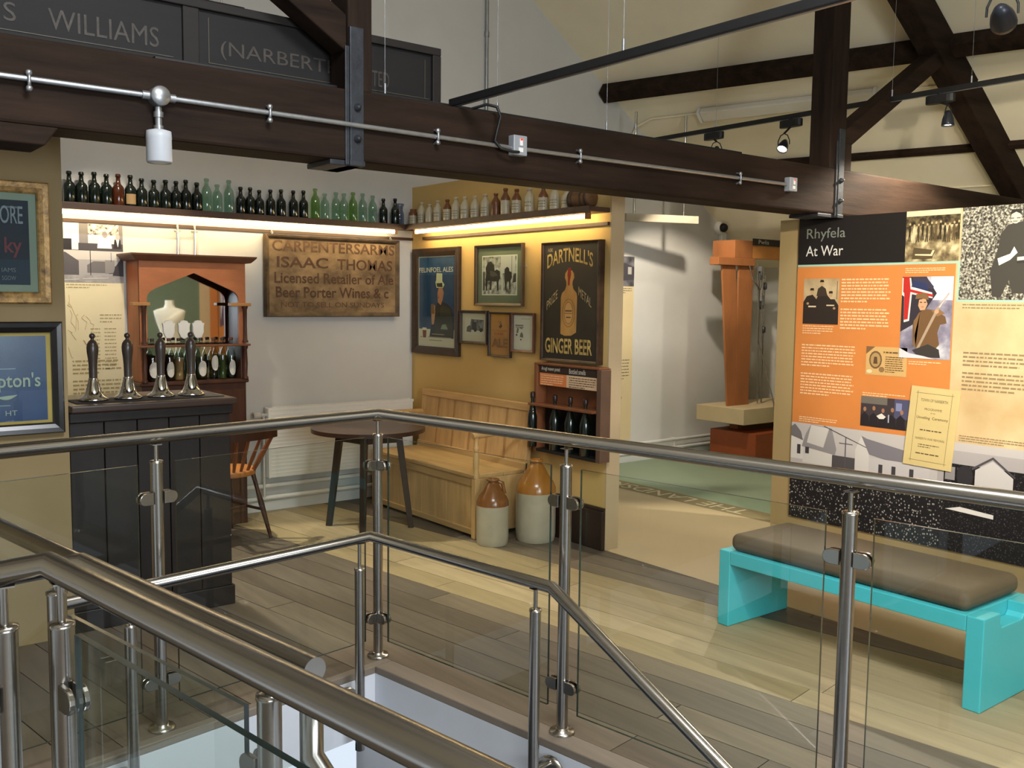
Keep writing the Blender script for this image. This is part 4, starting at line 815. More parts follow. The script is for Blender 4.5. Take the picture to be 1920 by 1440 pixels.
picture('framed_print', 'narrow white print with a small sketch beside the cask label', YEL, -5.213, -4.965, 1.213, 1.484, .016, .025, M('#6b4433', .4, var=.2), M('#e6e0d0', .7, var=.02), .008, [('#e8e2d4', R(0, 1, 0, 1)), ('#a09a90', R(.38, .85, .915, .93)), ('#6b6a66', R(.06, .50, .70, .735)), ('#8d8a84', R(.08, .52, .65, .68)), ('#77746e', [(.12, .48), (.22, .48), (.26, .63), (.16, .64)]), ('#8d8a84', [(.30, .62), (.46, .60), (.46, .66), (.32, .67)]), ('#77746e', [(.32, .36), (.50, .34), (.50, .44), (.42, .52), (.34, .46)]), ('#4a4844', E(.14, .42, .05, .03)), ('#4a4844', E(.38, .28, .04, .025))], off=.012)
# ginger beer sign
GS = PL(YEL.p(-4.868, 1.172, .025), YEL.x, YEL.y); w_, h_ = .555, .778
t = thing('ginger_beer_sign', 'black painted ginger beer sign with a stoneware bottle on the yellow wall', 'sign', tuple(YEL.p(-4.6, 1.172, .02)))
mb = MB(); GS.box(mb, .01, w_-.01, .01, h_-.01, -.025, .018); part(t, 'board', mb, M('#1d1a15', .5, var=.5, scale=(8, 8, 8), dark='#2b261e'))
part(t, 'frame', frame_mb(PL(GS.p(0, 0, -.025), GS.x, GS.y), w_, h_, .028, .055), M('#4a3321', .45, var=.5, scale=(9, 9, 9), dark='#241810'))
GOLD = M('#c2a862', .5, var=.4, scale=(16, 16, 16), dark='#8a6f3a'); GO2 = M('#b7a67c', .6, var=.3, scale=(16, 16, 16))
for body, a, b, z0, z1, kw in (('DARTNELL\'S', .055, .495, .605, .698, dict(bold=.015, arc=.042)), ('GINGER BEER', .045, .50, .055, .155, dict(bold=.02))):
    mb = MB(); text(mb, body, GS, a, b, z0, z1, .0195, **kw); o = part(t, 'lettering', mb, GOLD, fix=False); o['kind'] = 'stuff'
mb = MB(); text(mb, 'ASK', GS, .06, .11, .715, .738, .0195); text(mb, 'PRIZE', PL(GS.p(.055, .335), (GS.x+GS.y*.75).normalized(), GS.y), 0, .135, 0, .055, .0195); text(mb, 'METAL', PL(GS.p(.365, .435), (GS.x-GS.y*.65).normalized(), GS.y), 0, .145, 0, .055, .0195); o = part(t, 'small_lettering', mb, GO2, fix=False); o['kind'] = 'stuff'
BT = [(.195, .185), (.235, .172), (.30, .175), (.348, .20), (.352, .45), (.345, .478), (.315, .505), (.305, .54), (.308, .56), (.322, .585), (.318, .615), (.30, .635), (.255, .64), (.235, .615), (.232, .585), (.245, .56), (.247, .53), (.236, .50), (.205, .475), (.195, .445)]
_z = lambda P: [(a, .172+(b-.172)*.905) for a, b in P]
art(t, 'bottle_picture', GS, [(c_, _z(p_)) for c_, p_ in [(M('#b88a4a', .5, var=.3, scale=(12, 12, 4)), BT), ('#8e2a1c', [(.255, .60), (.265, .575), (.285, .575), (.292, .61), (.288, .655), (.262, .655)]), ('#8e2a1c', [(.262, .53), (.278, .53), (.284, .60), (.26, .60)]), ('#5c4422', E(.272, .335, .062, .10, 24)), (M('#b88a4a', .5, var=.3, scale=(12, 12, 4)), E(.272, .335, .059, .097, 24)), ('#5c4422', E(.272, .335, .042, .078, 24)), ('#c2965a', E(.272, .335, .039, .075, 24)), ('#5c4422', R(.235, .31, .33, .334)), ('#5c4422', R(.24, .305, .345, .355)), ('#5c4422', R(.25, .295, .30, .308))]], .0186)
# pictures on the tan partition by the bar
LW = PL((0, 4.6, 0), (1, 0, 0), (0, 0, 1))
picture('framed_mirror_advert', 'gilt framed dark blue whisky advertisement on the tan partition', LW, .15, .998, 1.53, 2.058, .052, .03, M('#a5824a', .4, .3, var=.4, scale=(25, 25, 25), dark='#5f4526', bump=.3), M('#8f9c8c', .6, var=.05), .030, [('#1a2a3c', R(0, 1, 0, 1)), ('#22384c', R(.2, 1, 0, .3)), ('#6f7a86', R(.86, .95, .905, .925))],
    [('ORE', .835, .965, .72, .93, '#8e99a6', dict(bold=.005)), ('ky', .855, .955, .32, .56, '#7c3a44', dict(bold=.015)), ('IAMS', .835, .915, .15, .20, '#7d8894', {}), ('SGOW', .835, .915, .055, .105, '#7d8894', {})])
t, pin, w2, h2 = picture('framed_mirror_advert', 'black framed royal blue brewery mirror below the gilt advertisement', LW, .1, 1.035, .955, 1.452, .048, .035, M('#161210', .25, var=.2, spec=.6), M('#b79a52', .4, .4, var=.1), .0, [('#b79a52', R(0, 1, 0, 1)), (M('#1f3a68', .25, var=.25, scale=(5, 5, 5), spec=.6), R(.012, .978, .03, .965)), ('#8fa0ac', R(.3, .83, .605, .613)), ('#8fa0ac', R(.3, .80, .205, .213))],
    [('pton\'s', .745, .945, .36, .565, '#9aa79c', dict(bold=.012)), ('HT', .775, .83, .10, .155, '#93a0a0', {})])
mb = MB(); n = 12
for i in range(n):
    s0, s1 = i/n, (i+1)/n
    def q(s, e): return pin.p((.735+.10*s)*w2, (.335-.05*math.sin(math.pi*(s*.6+.2))+.02*s+e*.022*math.sin(math.pi*s))*h2, .0085)
    mb.add([q(s0, -1), q(s1, -1), q(s1, 1), q(s0, 1)], [(0, 1, 2, 3)])
part(t, 'swash', mb, flat('#9aa79c'), fix=False)

# ------------------------------------------------------------------ radiator
t = thing('radiator', 'long white panel radiator under the inn sign', 'radiator', (3.43, 6.48, .25))
mb = MB(); mb.box(2.83, 4.05, 6.445, 6.46, .258, .755); mb.box(2.83, 4.05, 6.50, 6.515, .258, .755); part(t, 'panel', mb, PALEW, bevel=.006)
mb = MB()
for i in range(58): mb.box(2.845+i*.0207, 2.858+i*.0207, 6.46, 6.50, .28, .74)
o = part(t, 'convector_fins', mb, PALEW); o['kind'] = 'stuff'
mb = MB(); mb.box(2.825, 4.055, 6.443, 6.455, .752, .772); mb.box(2.825, 4.055, 6.505, 6.517, .752, .772)
for i in range(62): mb.box(2.83+i*.0198, 2.836+i*.0198, 6.455, 6.505, .764, .771)
o = part(t, 'top_grille', mb, PALEW)
mb = MB()
for z in range(17): mb.box(2.84, 4.04, 6.4435, 6.446, .285+z*.027, .297+z*.027)
o = part(t, 'flutes', mb, PALEW, bevel=.001)
mb = MB(); mb.box(2.822, 2.832, 6.445, 6.515, .258, .768); part(t, 'side_cover', mb, PALEW)
mb = MB(); mb.cyl((2.78, 6.48, .72), (2.825, 6.48, .72), .012, 10); mb.lathe((2.775, 6.48, .72), [(.02, 0), (.024, .005), (.024, .05), (.018, .055)], 14, ax=(-1, 0, 0)); mb.tube([(2.80, 6.48, .72), (2.80, 6.48, .12)], .0085, 8); part(t, 'valve', mb, M('#cfcbc2', .4, var=.1))
for z in (.195, .105):
    mb = MB(); mb.tube([(2.62, 6.50, z), (4.08, 6.50, z)], .017, 10); part(t, 'feed_pipe', mb, PALEW)
mb = MB(); mb.box(2.6, 4.105, 6.536, 6.55, 0, .07); single('baseboard_display', 'low white skirting under the radiator', 'baseboard', mb, PALEW, kind='structure')

# ------------------------------------------------------------------ pine settle
t = thing('settle', 'long pine settle with panelled back against the yellow wall', 'settle', (3.85, 5.63, 0))
Y0, Y1 = 4.955, 6.30
def bk(z): return 4.005+(z-.42)*.11           # back leans toward the wall
mb = MB(); mb.box(3.59, 3.83, Y0+.01, Y1-.01, .40, .428); part(t, 'seat_plank', mb, PINE, bevel=.006)
mb = MB(); mb.box(3.833, 4.03, Y0+.01, Y1-.01, .40, .428); part(t, 'seat_plank', mb, PINE, bevel=.006)
ys = [Y1-.03-i*(Y1-Y0-.06)/6 for i in range(7)]
for i in range(6):
    a, b = ys[i+1]+.004, ys[i]-.004; mb = MB()
    mb.prism([(bk(.46), a, .46), (bk(.83), a, .83), (bk(.83), b, .83), (bk(.46), b, .46)], (.014, 0, 0)); part(t, 'back_panel', mb, PINEV, bevel=.002)
for z0, z1 in ((.415, .47), (.82, .872)):
    mb = MB(); mb.prism([(bk(z0)-.012, Y0, z0), (bk(z1)-.012, Y0, z1), (bk(z1)-.012, Y1, z1), (bk(z0)-.012, Y1, z0)], (.034, 0, 0)); part(t, 'back_rail', mb, PINE, bevel=.005)
for i in range(1, 6):
    y = ys[i]; mb = MB(); mb.prism([(bk(.47)-.006, y-.006, .47), (bk(.82)-.006, y-.006, .82), (bk(.82)-.006, y+.006, .82), (bk(.47)-.006, y+.006, .47)], (.01, 0, 0)); part(t, 'stile', mb, M('#a67f4e', .5, var=.2))
ys2 = [Y0+.05+i*(Y1-Y0-.1)/4 for i in range(5)]
for i in range(4):
    mb = MB(); mb.box(3.612, 3.628, ys2[i]+.002, ys2[i+1]-.002, .05, .35); part(t, 'front_panel', mb, PINEV, bevel=.002)
mb = MB(); mb.box(3.60, 3.625, Y0+.03, Y1-.03, .345, .40); part(t, 'seat_rail', mb, PINE, bevel=.004)
mb = MB(); mb.box(3.60, 3.622, Y0+.03, Y1-.03, .02, .06); part(t, 'base_rail', mb, PINE, bevel=.004)
for y in (Y0, Y1-.045):
    mb = MB(); mb.box(3.592, 3.637, y, y+.045, 0, .40); part(t, 'front_post', mb, PINEV, bevel=.004)
    mb = MB(); mb.box(3.637, 4.03, y+.008, y+.034, .03, .40); part(t, 'end_panel', mb, PINEV, bevel=.003)
    mb = MB(); mb.lathe((3.614, y+.022, .40), [(.020, 0), (.022, .03), (.015, .05), (.019, .075), (.022, .12), (.017, .165), (.013, .18), (.020, .195), (.020, .205), (.013, .215), (.016, .255), (.022, .27)], 16); part(t, 'arm_spindle', mb, PINEV)
    mb = MB(); mb.tube([(3.585, y+.022, .682), (3.64, y+.022, .69), (3.80, y+.022, .695), (4.03, y+.022, .69)], [.020, .026, .022, .022], 10); part(t, 'arm', mb, PINE)
    mb = MB(); mb.prism([(bk(0)+.01, y, 0), (bk(.872)-.005, y, .872), (bk(.872)+.035, y, .872), (bk(0)+.05, y, 0)], (0, .045, 0)); part(t, 'back_post', mb, PINEV, bevel=.004)

# ------------------------------------------------------------------ cricket table and Windsor chair
t = thing('tripod_table', 'dark round three-legged tavern table in front of the pine settle', 'table', (3.19, 5.65, 0))
c = V(3.19, 5.645, 0); rr = .385; wd = [(-1, -.33), (-.33, .33), (.33, 1)]; aa = math.radians(52)
for lo, hi in wd:
    mb = MB(); pts = []
    for i in range(25): pts.append((lo+(hi-lo)*i/24, -math.sqrt(max(0, 1-(lo+(hi-lo)*i/24)**2))))
    for i in range(25): pts.append((hi-(hi-lo)*i/24, math.sqrt(max(0, 1-(hi-(hi-lo)*i/24)**2))))
    q = []
    for a, b in pts:
        p_ = (c.x+rr*(a*math.cos(aa)-b*math.sin(aa)), c.y+rr*(a*math.sin(aa)+b*math.cos(aa)), .672)
        if not q or (V(p_)-V(q[-1])).length > 1e-4: q.append(p_)
    if (V(q[0])-V(q[-1])).length < 1e-4: q.pop()
    mb.prism(q, (0, 0, .028)); part(t, 'top_plank', mb, M('#3a271b', .35, var=.35, scale=(9, 9, 9)))
LG = [(3.004, 5.866), (3.081, 5.532), (3.435, 5.49)]
top = []
for x, y in LG:
    b = V(x, y, 0); tp = c+(b-c)*.70; tp.z = .67; top.append(tp); d = (tp-b); mb = MB()
    s_ = d.cross(V(0, 0, 1)).normalized()*.019; u_ = s_.cross(d).normalized()*.019
    vs = [b+s_+u_, b-s_+u_, b-s_-u_, b+s_-u_]+[tp+s_*1.2+u_*1.2, tp-s_*1.2+u_*1.2, tp-s_*1.2-u_*1.2, tp+s_*1.2-u_*1.2]
    for k in vs[:4]: k.z = 0
    mb.add(vs, [(0, 1, 2, 3), (4, 7, 6, 5), (0, 4, 5, 1), (1, 5, 6, 2), (2, 6, 7, 3), (3, 7, 4, 0)]); part(t, 'leg', mb, DARKW, bevel=.003)
for i in range(3):
    a, b = top[i], top[(i+1) % 3]; mb = MB(); mb.bar(V(a.x, a.y, .63), V(b.x, b.y, .63), .02, .075); part(t, 'apron', mb, DARKW, bevel=.003)
t = thing('windsor_chair', 'brown spindle back wooden chair beside the bar counter', 'chair', (2.30, 5.93, 0))
CW = M('#7a4524', .4, var=.35, scale=(12, 12, 6)); CWD = M('#3f2316', .4, var=.3, scale=(12, 12, 6)); c = V(2.30, 5.93, 0); fx = V(-.25, .968, 0); sx = V(.968, .25, 0)
mb = MB(); pts = []
for i in range(24):
    a = 2*math.pi*i/24; x = .19*math.cos(a); y = .205*math.sin(a)*(1.0 if math.cos(a) > 0 else .92); pts.append(c+fx*x+sx*y+V(0, 0, .425))
mb.prism(pts, (0, 0, .035)); part(t, 'seat', mb, M('#b0713a', .4, var=.25, scale=(12, 12, 6)), bevel=.008)
for a, b in ((1, 1), (1, -1), (-1, 1), (-1, -1)):
    p1 = c+fx*a*.12+sx*b*.12+V(0, 0, .43); p2 = c+fx*a*.21+sx*b*.19; mb = MB(); mb.tube([p2, p2.lerp(p1, .25), p2.lerp(p1, .55), p2.lerp(p1, .75), p1], [.011, .014, .019, .013, .015], 10); part(t, 'leg', mb, CWD)
for b in (-1, 1):
    mb = MB(); mb.tube([c+fx*.17+sx*b*.157+V(0, 0, .19), c-fx*.17+sx*b*.157+V(0, 0, .19)], .010, 8); part(t, 'stretcher', mb, CWD)
mb = MB(); mb.tube([c+sx*.157+V(0, 0, .19), c-sx*.157+V(0, 0, .19)], .010, 8); part(t, 'stretcher', mb, CWD)
for i in range(5):
    b = (-2+i)*.052; p1 = c-fx*(.155-.9*b*b)+sx*b+V(0, 0, .452); p2 = c-fx*.25+sx*b*1.75+V(0, 0, .69); mb = MB(); mb.tube([p1, p1.lerp(p2, .4), p2], [.009, .013, .008] if i not in (0, 4) else [.013, .018, .012], 10); part(t, 'spindle', mb, CW)
mb = MB(); N = 10
for i in range(N):
    b0, b1 = -1+2*i/N, -1+2*(i+1)/N
    def q(b, z): return c-fx*(.235+.045*(1-b*b))+sx*b*.215+V(0, 0, z)
    P_ = [q(b0, .672), q(b1, .672), q(b1, .765+.015*(1-b1*b1)), q(b0, .765+.015*(1-b0*b0))]; mb.prism(P_, -fx*.02)
part(t, 'top_rail', mb, CWD)

# ------------------------------------------------------------------ stoneware jugs
STW = M('#a89f88', .28, var=.10, scale=(8, 8, 8), spec=.5); OCH = M('#9a6426', .2, var=.2, scale=(6, 6, 6), spec=.6); OCB = M('#7a4c24', .2, var=.25, scale=(8, 8, 8), spec=.6)
def jug(label, x, y, h, r, topm, lug, sh):
    t = thing('stoneware_jar', label, 'jar', (x, y, 0)); ORG[t.name] = V(0, 0, 0)
    zs = h*sh; mb = MB(); mb.lathe((0, 0, 0), [(r*.93, 0), (r*.97, .012), (r, .05), (r, zs)], 32); part(t, 'body', mb, STW)
    mb = MB(); mb.lathe((0, 0, 0), [(r, zs), (r*.985, zs+h*.06), (r*.86, zs+h*.13), (r*.62, zs+h*.21), (r*.36, h*.93), (.030, h*.945), (.029, h*.965), (.042, h*.968), (.044, h*.985), (.040, h), (.030, h), (.028, h*.96)], 32); s_ = part(t, 'glazed_shoulder', mb, topm)
    if lug:
        mb = MB(); mb.tube([(.07, -.035, zs+h*.17), (.055, -.03, h*.93), (.03, -.015, h*.955)], .012, 8); part(s_, 'handle', mb, topm)
jug('smaller two-tone stoneware jar with a lugged neck beside the settle', 3.63, 4.815, .425, .105, OCB, True, .60)
jug('larger two-tone stoneware jar with an ochre shoulder by the dark skirting', 3.925, 4.735, .535, .132, OCH, False, .60)

# ------------------------------------------------------------------ smells cabinet on the yellow wall
CB = PL((4.005, 0, 0), (0, -1, 0), (0, 0, 1)); ca, cb = -4.868, -4.24
t = thing('smells_cabinet', 'brown wall cabinet with black heading and shelf of dark smelling bottles', 'cabinet', (4.05, 4.55, .57))
CBW = M('#7b4b2e', .45, var=.2, scale=(6, 6, 3))
mb = MB(); CB.box(mb, ca, cb, .57, 1.155, -.10, -.085); part(t, 'back_board', mb, CBW)
mb = MB(); CB.box(mb, ca, cb, 1.147, 1.162, -.085, 0); part(t, 'top_board', mb, CBW, bevel=.003)
for a, b in ((ca, ca+.03), (cb-.02, cb+.02)):
    mb = MB(); CB.box(mb, a, b, .57, 1.147, -.085, 0); part(t, 'side_board', mb, M('#5d4638', .5, var=.15) if a > -4.5 else CBW, bevel=.003)  # near side board has its shade put into a darker colour
mb = MB(); CB.box(mb, ca+.03, cb-.02, .57, .86, -.082, -.078); part(t, 'dark_lining', mb, BLACK)
mb = MB(); CB.box(mb, ca+.03, cb-.02, .57, .59, -.085, 0); part(t, 'bottom_board', mb, BLACKM)
mb = MB(); CB.box(mb, ca+.045, cb-.025, 1.095, 1.147, -.02, -.012); h = part(t, 'heading_board', mb, M('#2b211c', .5, var=.1))
mb = MB(); text(mb, 'Arogl mewn potel', CB, -4.805, -4.62, 1.106, 1.138, -.0115); text(mb, 'Bottled smells', CB, -4.53, -4.375, 1.106, 1.138, -.0115); o = part(h, 'lettering', mb, flat('#d8d2c6'), fix=False); o['kind'] = 'stuff'
mb = MB(); CB.box(mb, ca+.045, -4.555, 1.015, 1.095, -.02, -.012); o = part(t, 'orange_label', mb, M('#d27c44', .6, var=.05))
mb = MB(); lines(mb, CB, -4.81, -4.58, 1.077, 5, .0145, .006, -.0115, seed=31); part(o, 'print', mb, flat('#eac29a'), fix=False)
mb = MB(); CB.box(mb, -4.555, cb-.025, 1.015, 1.095, -.02, -.012); o = part(t, 'cream_label', mb, M('#d3b694', .6, var=.04))
mb = MB(); lines(mb, CB, -4.53, -4.28, 1.077, 5, .0145, .006, -.0115, seed=32); part(o, 'print', mb, flat('#5d4634'), fix=False)
mb = MB(); CB.box(mb, ca-.02, cb-.02, .875, .893, -.085, .035); part(t, 'shelf', mb, CBW, bevel=.004)
for i, (y, nm) in enumerate(((4.855, 'at the settle end'), (4.685, 'second from the settle'), (4.535, 'third from the settle'), (4.39, 'nearest the partition end'))):
    t = thing('smelling_bottle', 'dark glass smelling bottle poking through the cabinet shelf, %s' % nm, 'bottle', (4.035 if i else 3.985, y, .59 if i else .60), 'smelling bottles in the wall cabinet'); ORG[t.name] = V(0, 0, 0)
    r = .036 if i else .032; mb = MB(); mb.lathe((0, 0, 0), [(r*.9, 0), (r, .006), (r, .20), (r*.8, .23), (.014, .275), (.0115, .30), (.0115, .345)], 18); part(t, 'body', mb, DGL)
    mb = MB(); mb.lathe((0, 0, 0), [(.0155, .325), (.0165, .33), (.0165, .36), (.012, .366), (0, .366)], 12); part(t, 'stopper', mb, M('#2a1a14', .35))

# ------------------------------------------------------------------ war display panel
PR = PL((5.588, 0, 0), (0, -1, 0), (0, 0, 1))
t = thing('war_panel', 'large orange and black printed war display panel with old photographs', 'panel', (5.59, 2.9, .08))
mb = MB(); PAN.box(mb, -3.957, -1.45, .085, 2.143, 0, .012); part(t, 'board', mb, M('#c9b183', .6, var=.05, scale=(2, 2, 2)))
ORANGE = M('#cd8040', .6, var=.05, scale=(3, 3, 3)); TEAL = '#9fc0ac'
CREAMP = noise_photo('faded_photo', [(.3, '#b79a6c'), (.7, '#d8c196')], 3)
art(t, 'background_print', PR, [(CREAMP, R(-3.957, -1.45, .085, 2.143)), (ORANGE, R(-3.957, -2.852, .75, 1.822)), ('#150f0d', R(-3.957, -3.178, 1.832, 2.143)), (TEAL, R(-3.957, -2.825, 1.818, 1.832)), (TEAL, R(-2.838, -2.826, 1.60, 1.83)), (TEAL, R(-2.838, -1.45, 1.59, 1.603))], .0004)
mb = MB(); text(mb, 'Rhyfela', PR, -3.893, -3.60, 1.985, 2.073, .0026); part(t, 'heading', mb, flat('#7c8278'), fix=False)
mb = MB(); text(mb, 'At War', PR, -3.895, -3.612, 1.888, 1.957, .0026); part(t, 'heading', mb, flat('#d9d6cc'), fix=False)
# photo of men in the woods
SEP = noise_photo('woodland_photo', [(.3, '#3a3022'), (.5, '#8d7c58'), (.68, '#d6c79a')], 16)
L_ = [(SEP, R(-3.178, -2.838, 1.834, 2.143)), ('#d9cda4', R(-3.178, -2.838, 2.10, 2.143)), (noise_photo('tree_line', [(.4, '#2e261b'), (.65, '#7a6b49')], 30), R(-3.178, -2.838, 2.05, 2.11))]
rng = random.Random(9)
for i in range(12):
    a = -3.165+i*.028; g = rng.choice(('#40351f', '#5a4a30', '#cdbf98', '#2e2618')); hh = 1.945+rng.random()*.02
    L_.append((g, [(a, hh), (a+.007, hh+.05), (a+.003, hh+.075), (a+.009, hh+.10), (a+.017, hh+.10), (a+.021, hh+.07), (a+.018, hh+.05), (a+.02, hh), (a+.013, hh), (a+.01, hh+.035), (a+.007, hh)])); L_.append(('#b9a47a', E(a+.013, hh+.106, .0065, .008, 8)))
L_ += [('#54462e', [(-3.13, 1.85), (-3.0, 1.85), (-2.98, 1.90), (-3.12, 1.92)]), ('#d5c69c', [(-3.11, 1.872), (-3.0, 1.866), (-2.985, 1.90), (-3.0, 1.90), (-3.01, 1.877), (-3.11, 1.88)])]
art(t, 'photo_print', PR, L_, .0024)
FOL = noise_photo('ivy_photo', [(.36, '#26231d'), (.5, '#6c685c'), (.64, '#c6c1ae')], 85, 'NOISE')
art(t, 'photo_print', PR, [(FOL, R(-2.826, -2.25, 1.603, 2.143)), ('#3d3a33', [(-2.63, 1.62), (-2.65, 1.76), (-2.61, 1.90), (-2.60, 1.98), (-2.56, 2.03), (-2.48, 2.045), (-2.41, 2.0), (-2.37, 1.88), (-2.40, 1.80), (-2.46, 1.79), (-2.45, 1.64), (-2.52, 1.64), (-2.54, 1.72), (-2.58, 1.62)]), ('#c9bfa9', E(-2.52, 2.07, .028, .036)), ('#2b2823', [(-2.55, 2.085), (-2.545, 2.115), (-2.49, 2.115), (-2.49, 2.085), (-2.52, 2.10)]), ('#5a554b', R(-2.55, -2.53, 2.062, 2.068)), ('#5a554b', R(-2.515, -2.495, 2.062, 2.068)), ('#5a554b', R(-2.535, -2.51, 2.045, 2.05)), ('#e2dcc8', [(-2.61, 1.84), (-2.54, 1.865), (-2.52, 1.905), (-2.50, 1.87), (-2.54, 1.83), (-2.60, 1.80)]), ('#d2cbb6', [(-2.50, 1.845), (-2.44, 1.85), (-2.435, 1.83), (-2.50, 1.825)]), ('#2f2c27', [(-2.50, 1.825), (-2.42, 1.83), (-2.42, 1.815), (-2.50, 1.81)]), ('#bdb6a3', E(-2.42, 1.92, .01, .02, 8))], .0024)
# three soldiers
art(t, 'photo_print', PR, [(noise_photo('soldier_back', [(.3, '#a08a66'), (.7, '#c3ad86')], 8), R(-3.901, -3.628, 1.432, 1.737)), ('#2a2019', [(-3.901, 1.432), (-3.901, 1.58), (-3.875, 1.62), (-3.83, 1.63), (-3.80, 1.60), (-3.78, 1.64), (-3.74, 1.66), (-3.71, 1.62), (-3.69, 1.60), (-3.66, 1.60), (-3.63, 1.56), (-3.628, 1.432)]), ('#3a2e22', [(-3.80, 1.62), (-3.79, 1.67), (-3.76, 1.69), (-3.73, 1.67), (-3.715, 1.62)])]+[x for cx, cz in ((-3.835, 1.65), (-3.76, 1.705), (-3.69, 1.63)) for x in (('#b3956c', E(cx, cz, .014, .018)), ('#2a2019', [(cx-.016, cz+.008), (cx-.012, cz+.024), (cx+.012, cz+.024), (cx+.016, cz+.008)]))]+[('#d2c0a0', R(-3.86, -3.80, 1.545, 1.555)), ('#d2c0a0', R(-3.72, -3.66, 1.555, 1.563)), ('#6b5636', R(-3.645, -3.64, 1.6, 1.72)), ('#b08a62', E(-3.865, 1.57, .01, .008)), ('#b08a62', E(-3.66, 1.54, .01, .008))], .0024)
# soldier and flag painting
SMK = noise_photo('smoke_paint', [(.3, '#4b4658'), (.5, '#8d889a'), (.7, '#cfd0d4')], 7)
art(t, 'flag_print', PR, [(SMK, R(-3.185, -2.86, 1.24, 1.742)), ('#d7d9de', R(-3.0, -2.86, 1.60, 1.742)), ('#2f2a33', [(-3.185, 1.742), (-3.03, 1.742), (-2.96, 1.64), (-3.02, 1.55), (-3.10, 1.45), (-3.185, 1.40)]), ('#3a3648', [(-3.12, 1.742), (-3.03, 1.738), (-2.98, 1.68), (-2.99, 1.665), (-3.11, 1.69)]),
    ('#d8d3cf', [(-3.185, 1.735), (-3.13, 1.735), (-3.12, 1.68), (-2.99, 1.645), (-2.985, 1.61), (-3.12, 1.635), (-3.13, 1.47), (-3.165, 1.46), (-3.17, 1.62), (-3.185, 1.63)]), ('#b3261f', [(-3.178, 1.742), (-3.14, 1.742), (-3.13, 1.665), (-2.98, 1.632), (-2.985, 1.618), (-3.13, 1.648), (-3.14, 1.48), (-3.165, 1.475), (-3.17, 1.64), (-3.178, 1.65)]), ('#2b3358', [(-3.125, 1.68), (-3.01, 1.655), (-3.03, 1.70), (-3.11, 1.72)]),
    ('#6c4f31', [(-3.10, 1.34), (-3.105, 1.45), (-3.07, 1.52), (-3.03, 1.545), (-2.985, 1.54), (-2.95, 1.53), (-2.90, 1.50), (-2.89, 1.46), (-2.93, 1.45), (-2.945, 1.40), (-2.93, 1.33), (-2.97, 1.28), (-3.05, 1.27)]), ('#7d5d3a', [(-3.10, 1.47), (-3.06, 1.525), (-3.06, 1.46), (-3.09, 1.38), (-3.10, 1.32), (-3.08, 1.31)]), ('#8a6742', [(-2.99, 1.535), (-2.94, 1.545), (-2.905, 1.52), (-2.95, 1.50)]), ('#c79a76', [(-3.075, 1.565), (-3.07, 1.60), (-3.03, 1.61), (-3.015, 1.575), (-3.03, 1.54), (-3.06, 1.535)]), ('#7a5c38', [(-3.095, 1.605), (-3.09, 1.635), (-3.04, 1.645), (-3.01, 1.625), (-3.01, 1.60), (-3.05, 1.608)]), ('#4a3520', R(-3.065, -3.05, 1.582, 1.588)), ('#4a3520', R(-3.038, -3.025, 1.582, 1.588)), ('#9a5a48', R(-3.055, -3.038, 1.555, 1.559)),
    ('#a8927a', [(-3.075, 1.30), (-2.96, 1.545), (-2.885, 1.645), (-2.88, 1.64), (-2.945, 1.535), (-3.06, 1.295)]), ('#c9c4c8', [(-2.945, 1.555), (-2.878, 1.65), (-2.935, 1.555)]), ('#c39a78', E(-2.955, 1.53, .014, .013)), ('#37322f', [(-3.10, 1.29), (-3.0, 1.33), (-2.93, 1.30), (-2.92, 1.25), (-3.06, 1.25)]), ('#cfcfd3', [(-3.185, 1.24), (-3.185, 1.30), (-3.12, 1.27), (-3.02, 1.255), (-2.95, 1.24)])], .0024)
art(t, 'verse_card', PR, [('#c9a468', R(-3.412, -3.132, 1.118, 1.30)), ('#6b5034', E(-3.345, 1.215, .045, .058)), ('#a98a58', E(-3.345, 1.215, .035, .046)), ('#5a4028', [(-3.36, 1.19), (-3.33, 1.19), (-3.335, 1.235), (-3.355, 1.235)]), ('#7a5b3a', [(-3.412, 1.30), (-3.35, 1.30), (-3.412, 1.25)]), ('#d8c79c', E(-3.385, 1.14, .02, .012)), ('#8a6a44', E(-3.30, 1.155, .02, .018))], .0024)
mb = MB(); lines(mb, PR, -3.275, -3.15, 1.235, 8, .0135, .005, .0052, seed=41); lines(mb, PR, -3.29, -3.145, 1.262, 1, .02, .009, .0052, seed=42, last=1); part(t, 'verse_print', mb, flat('#6b5034'), fix=False)
art(t, 'photo_print', PR, [('#3a3236', R(-3.434, -3.097, .782, .976)), ('#4a4a66', R(-3.20, -3.097, .85, .976)), ('#7d83a8', R(-3.19, -3.15, .90, .95)), ('#6a645c', R(-3.434, -3.25, .93, .976))]+[('#1f1a1e', [(-3.434+i*.062, .782), (-3.43+i*.062, .85), (-3.405+i*.062, .875), (-3.375+i*.062, .85), (-3.37+i*.062, .782)]) for i in range(5)]+[('#9a7050', E(-3.404+i*.064, .893+(.01 if i % 2 else 0), .011, .015, 10)) for i in range(5)]+[('#d8d4cc', [(-3.32, .855), (-3.285, .875), (-3.255, .855), (-3.27, .84), (-3.30, .838)]), ('#b0b4c0', R(-3.24, -3.232, .82, .87))], .0024)
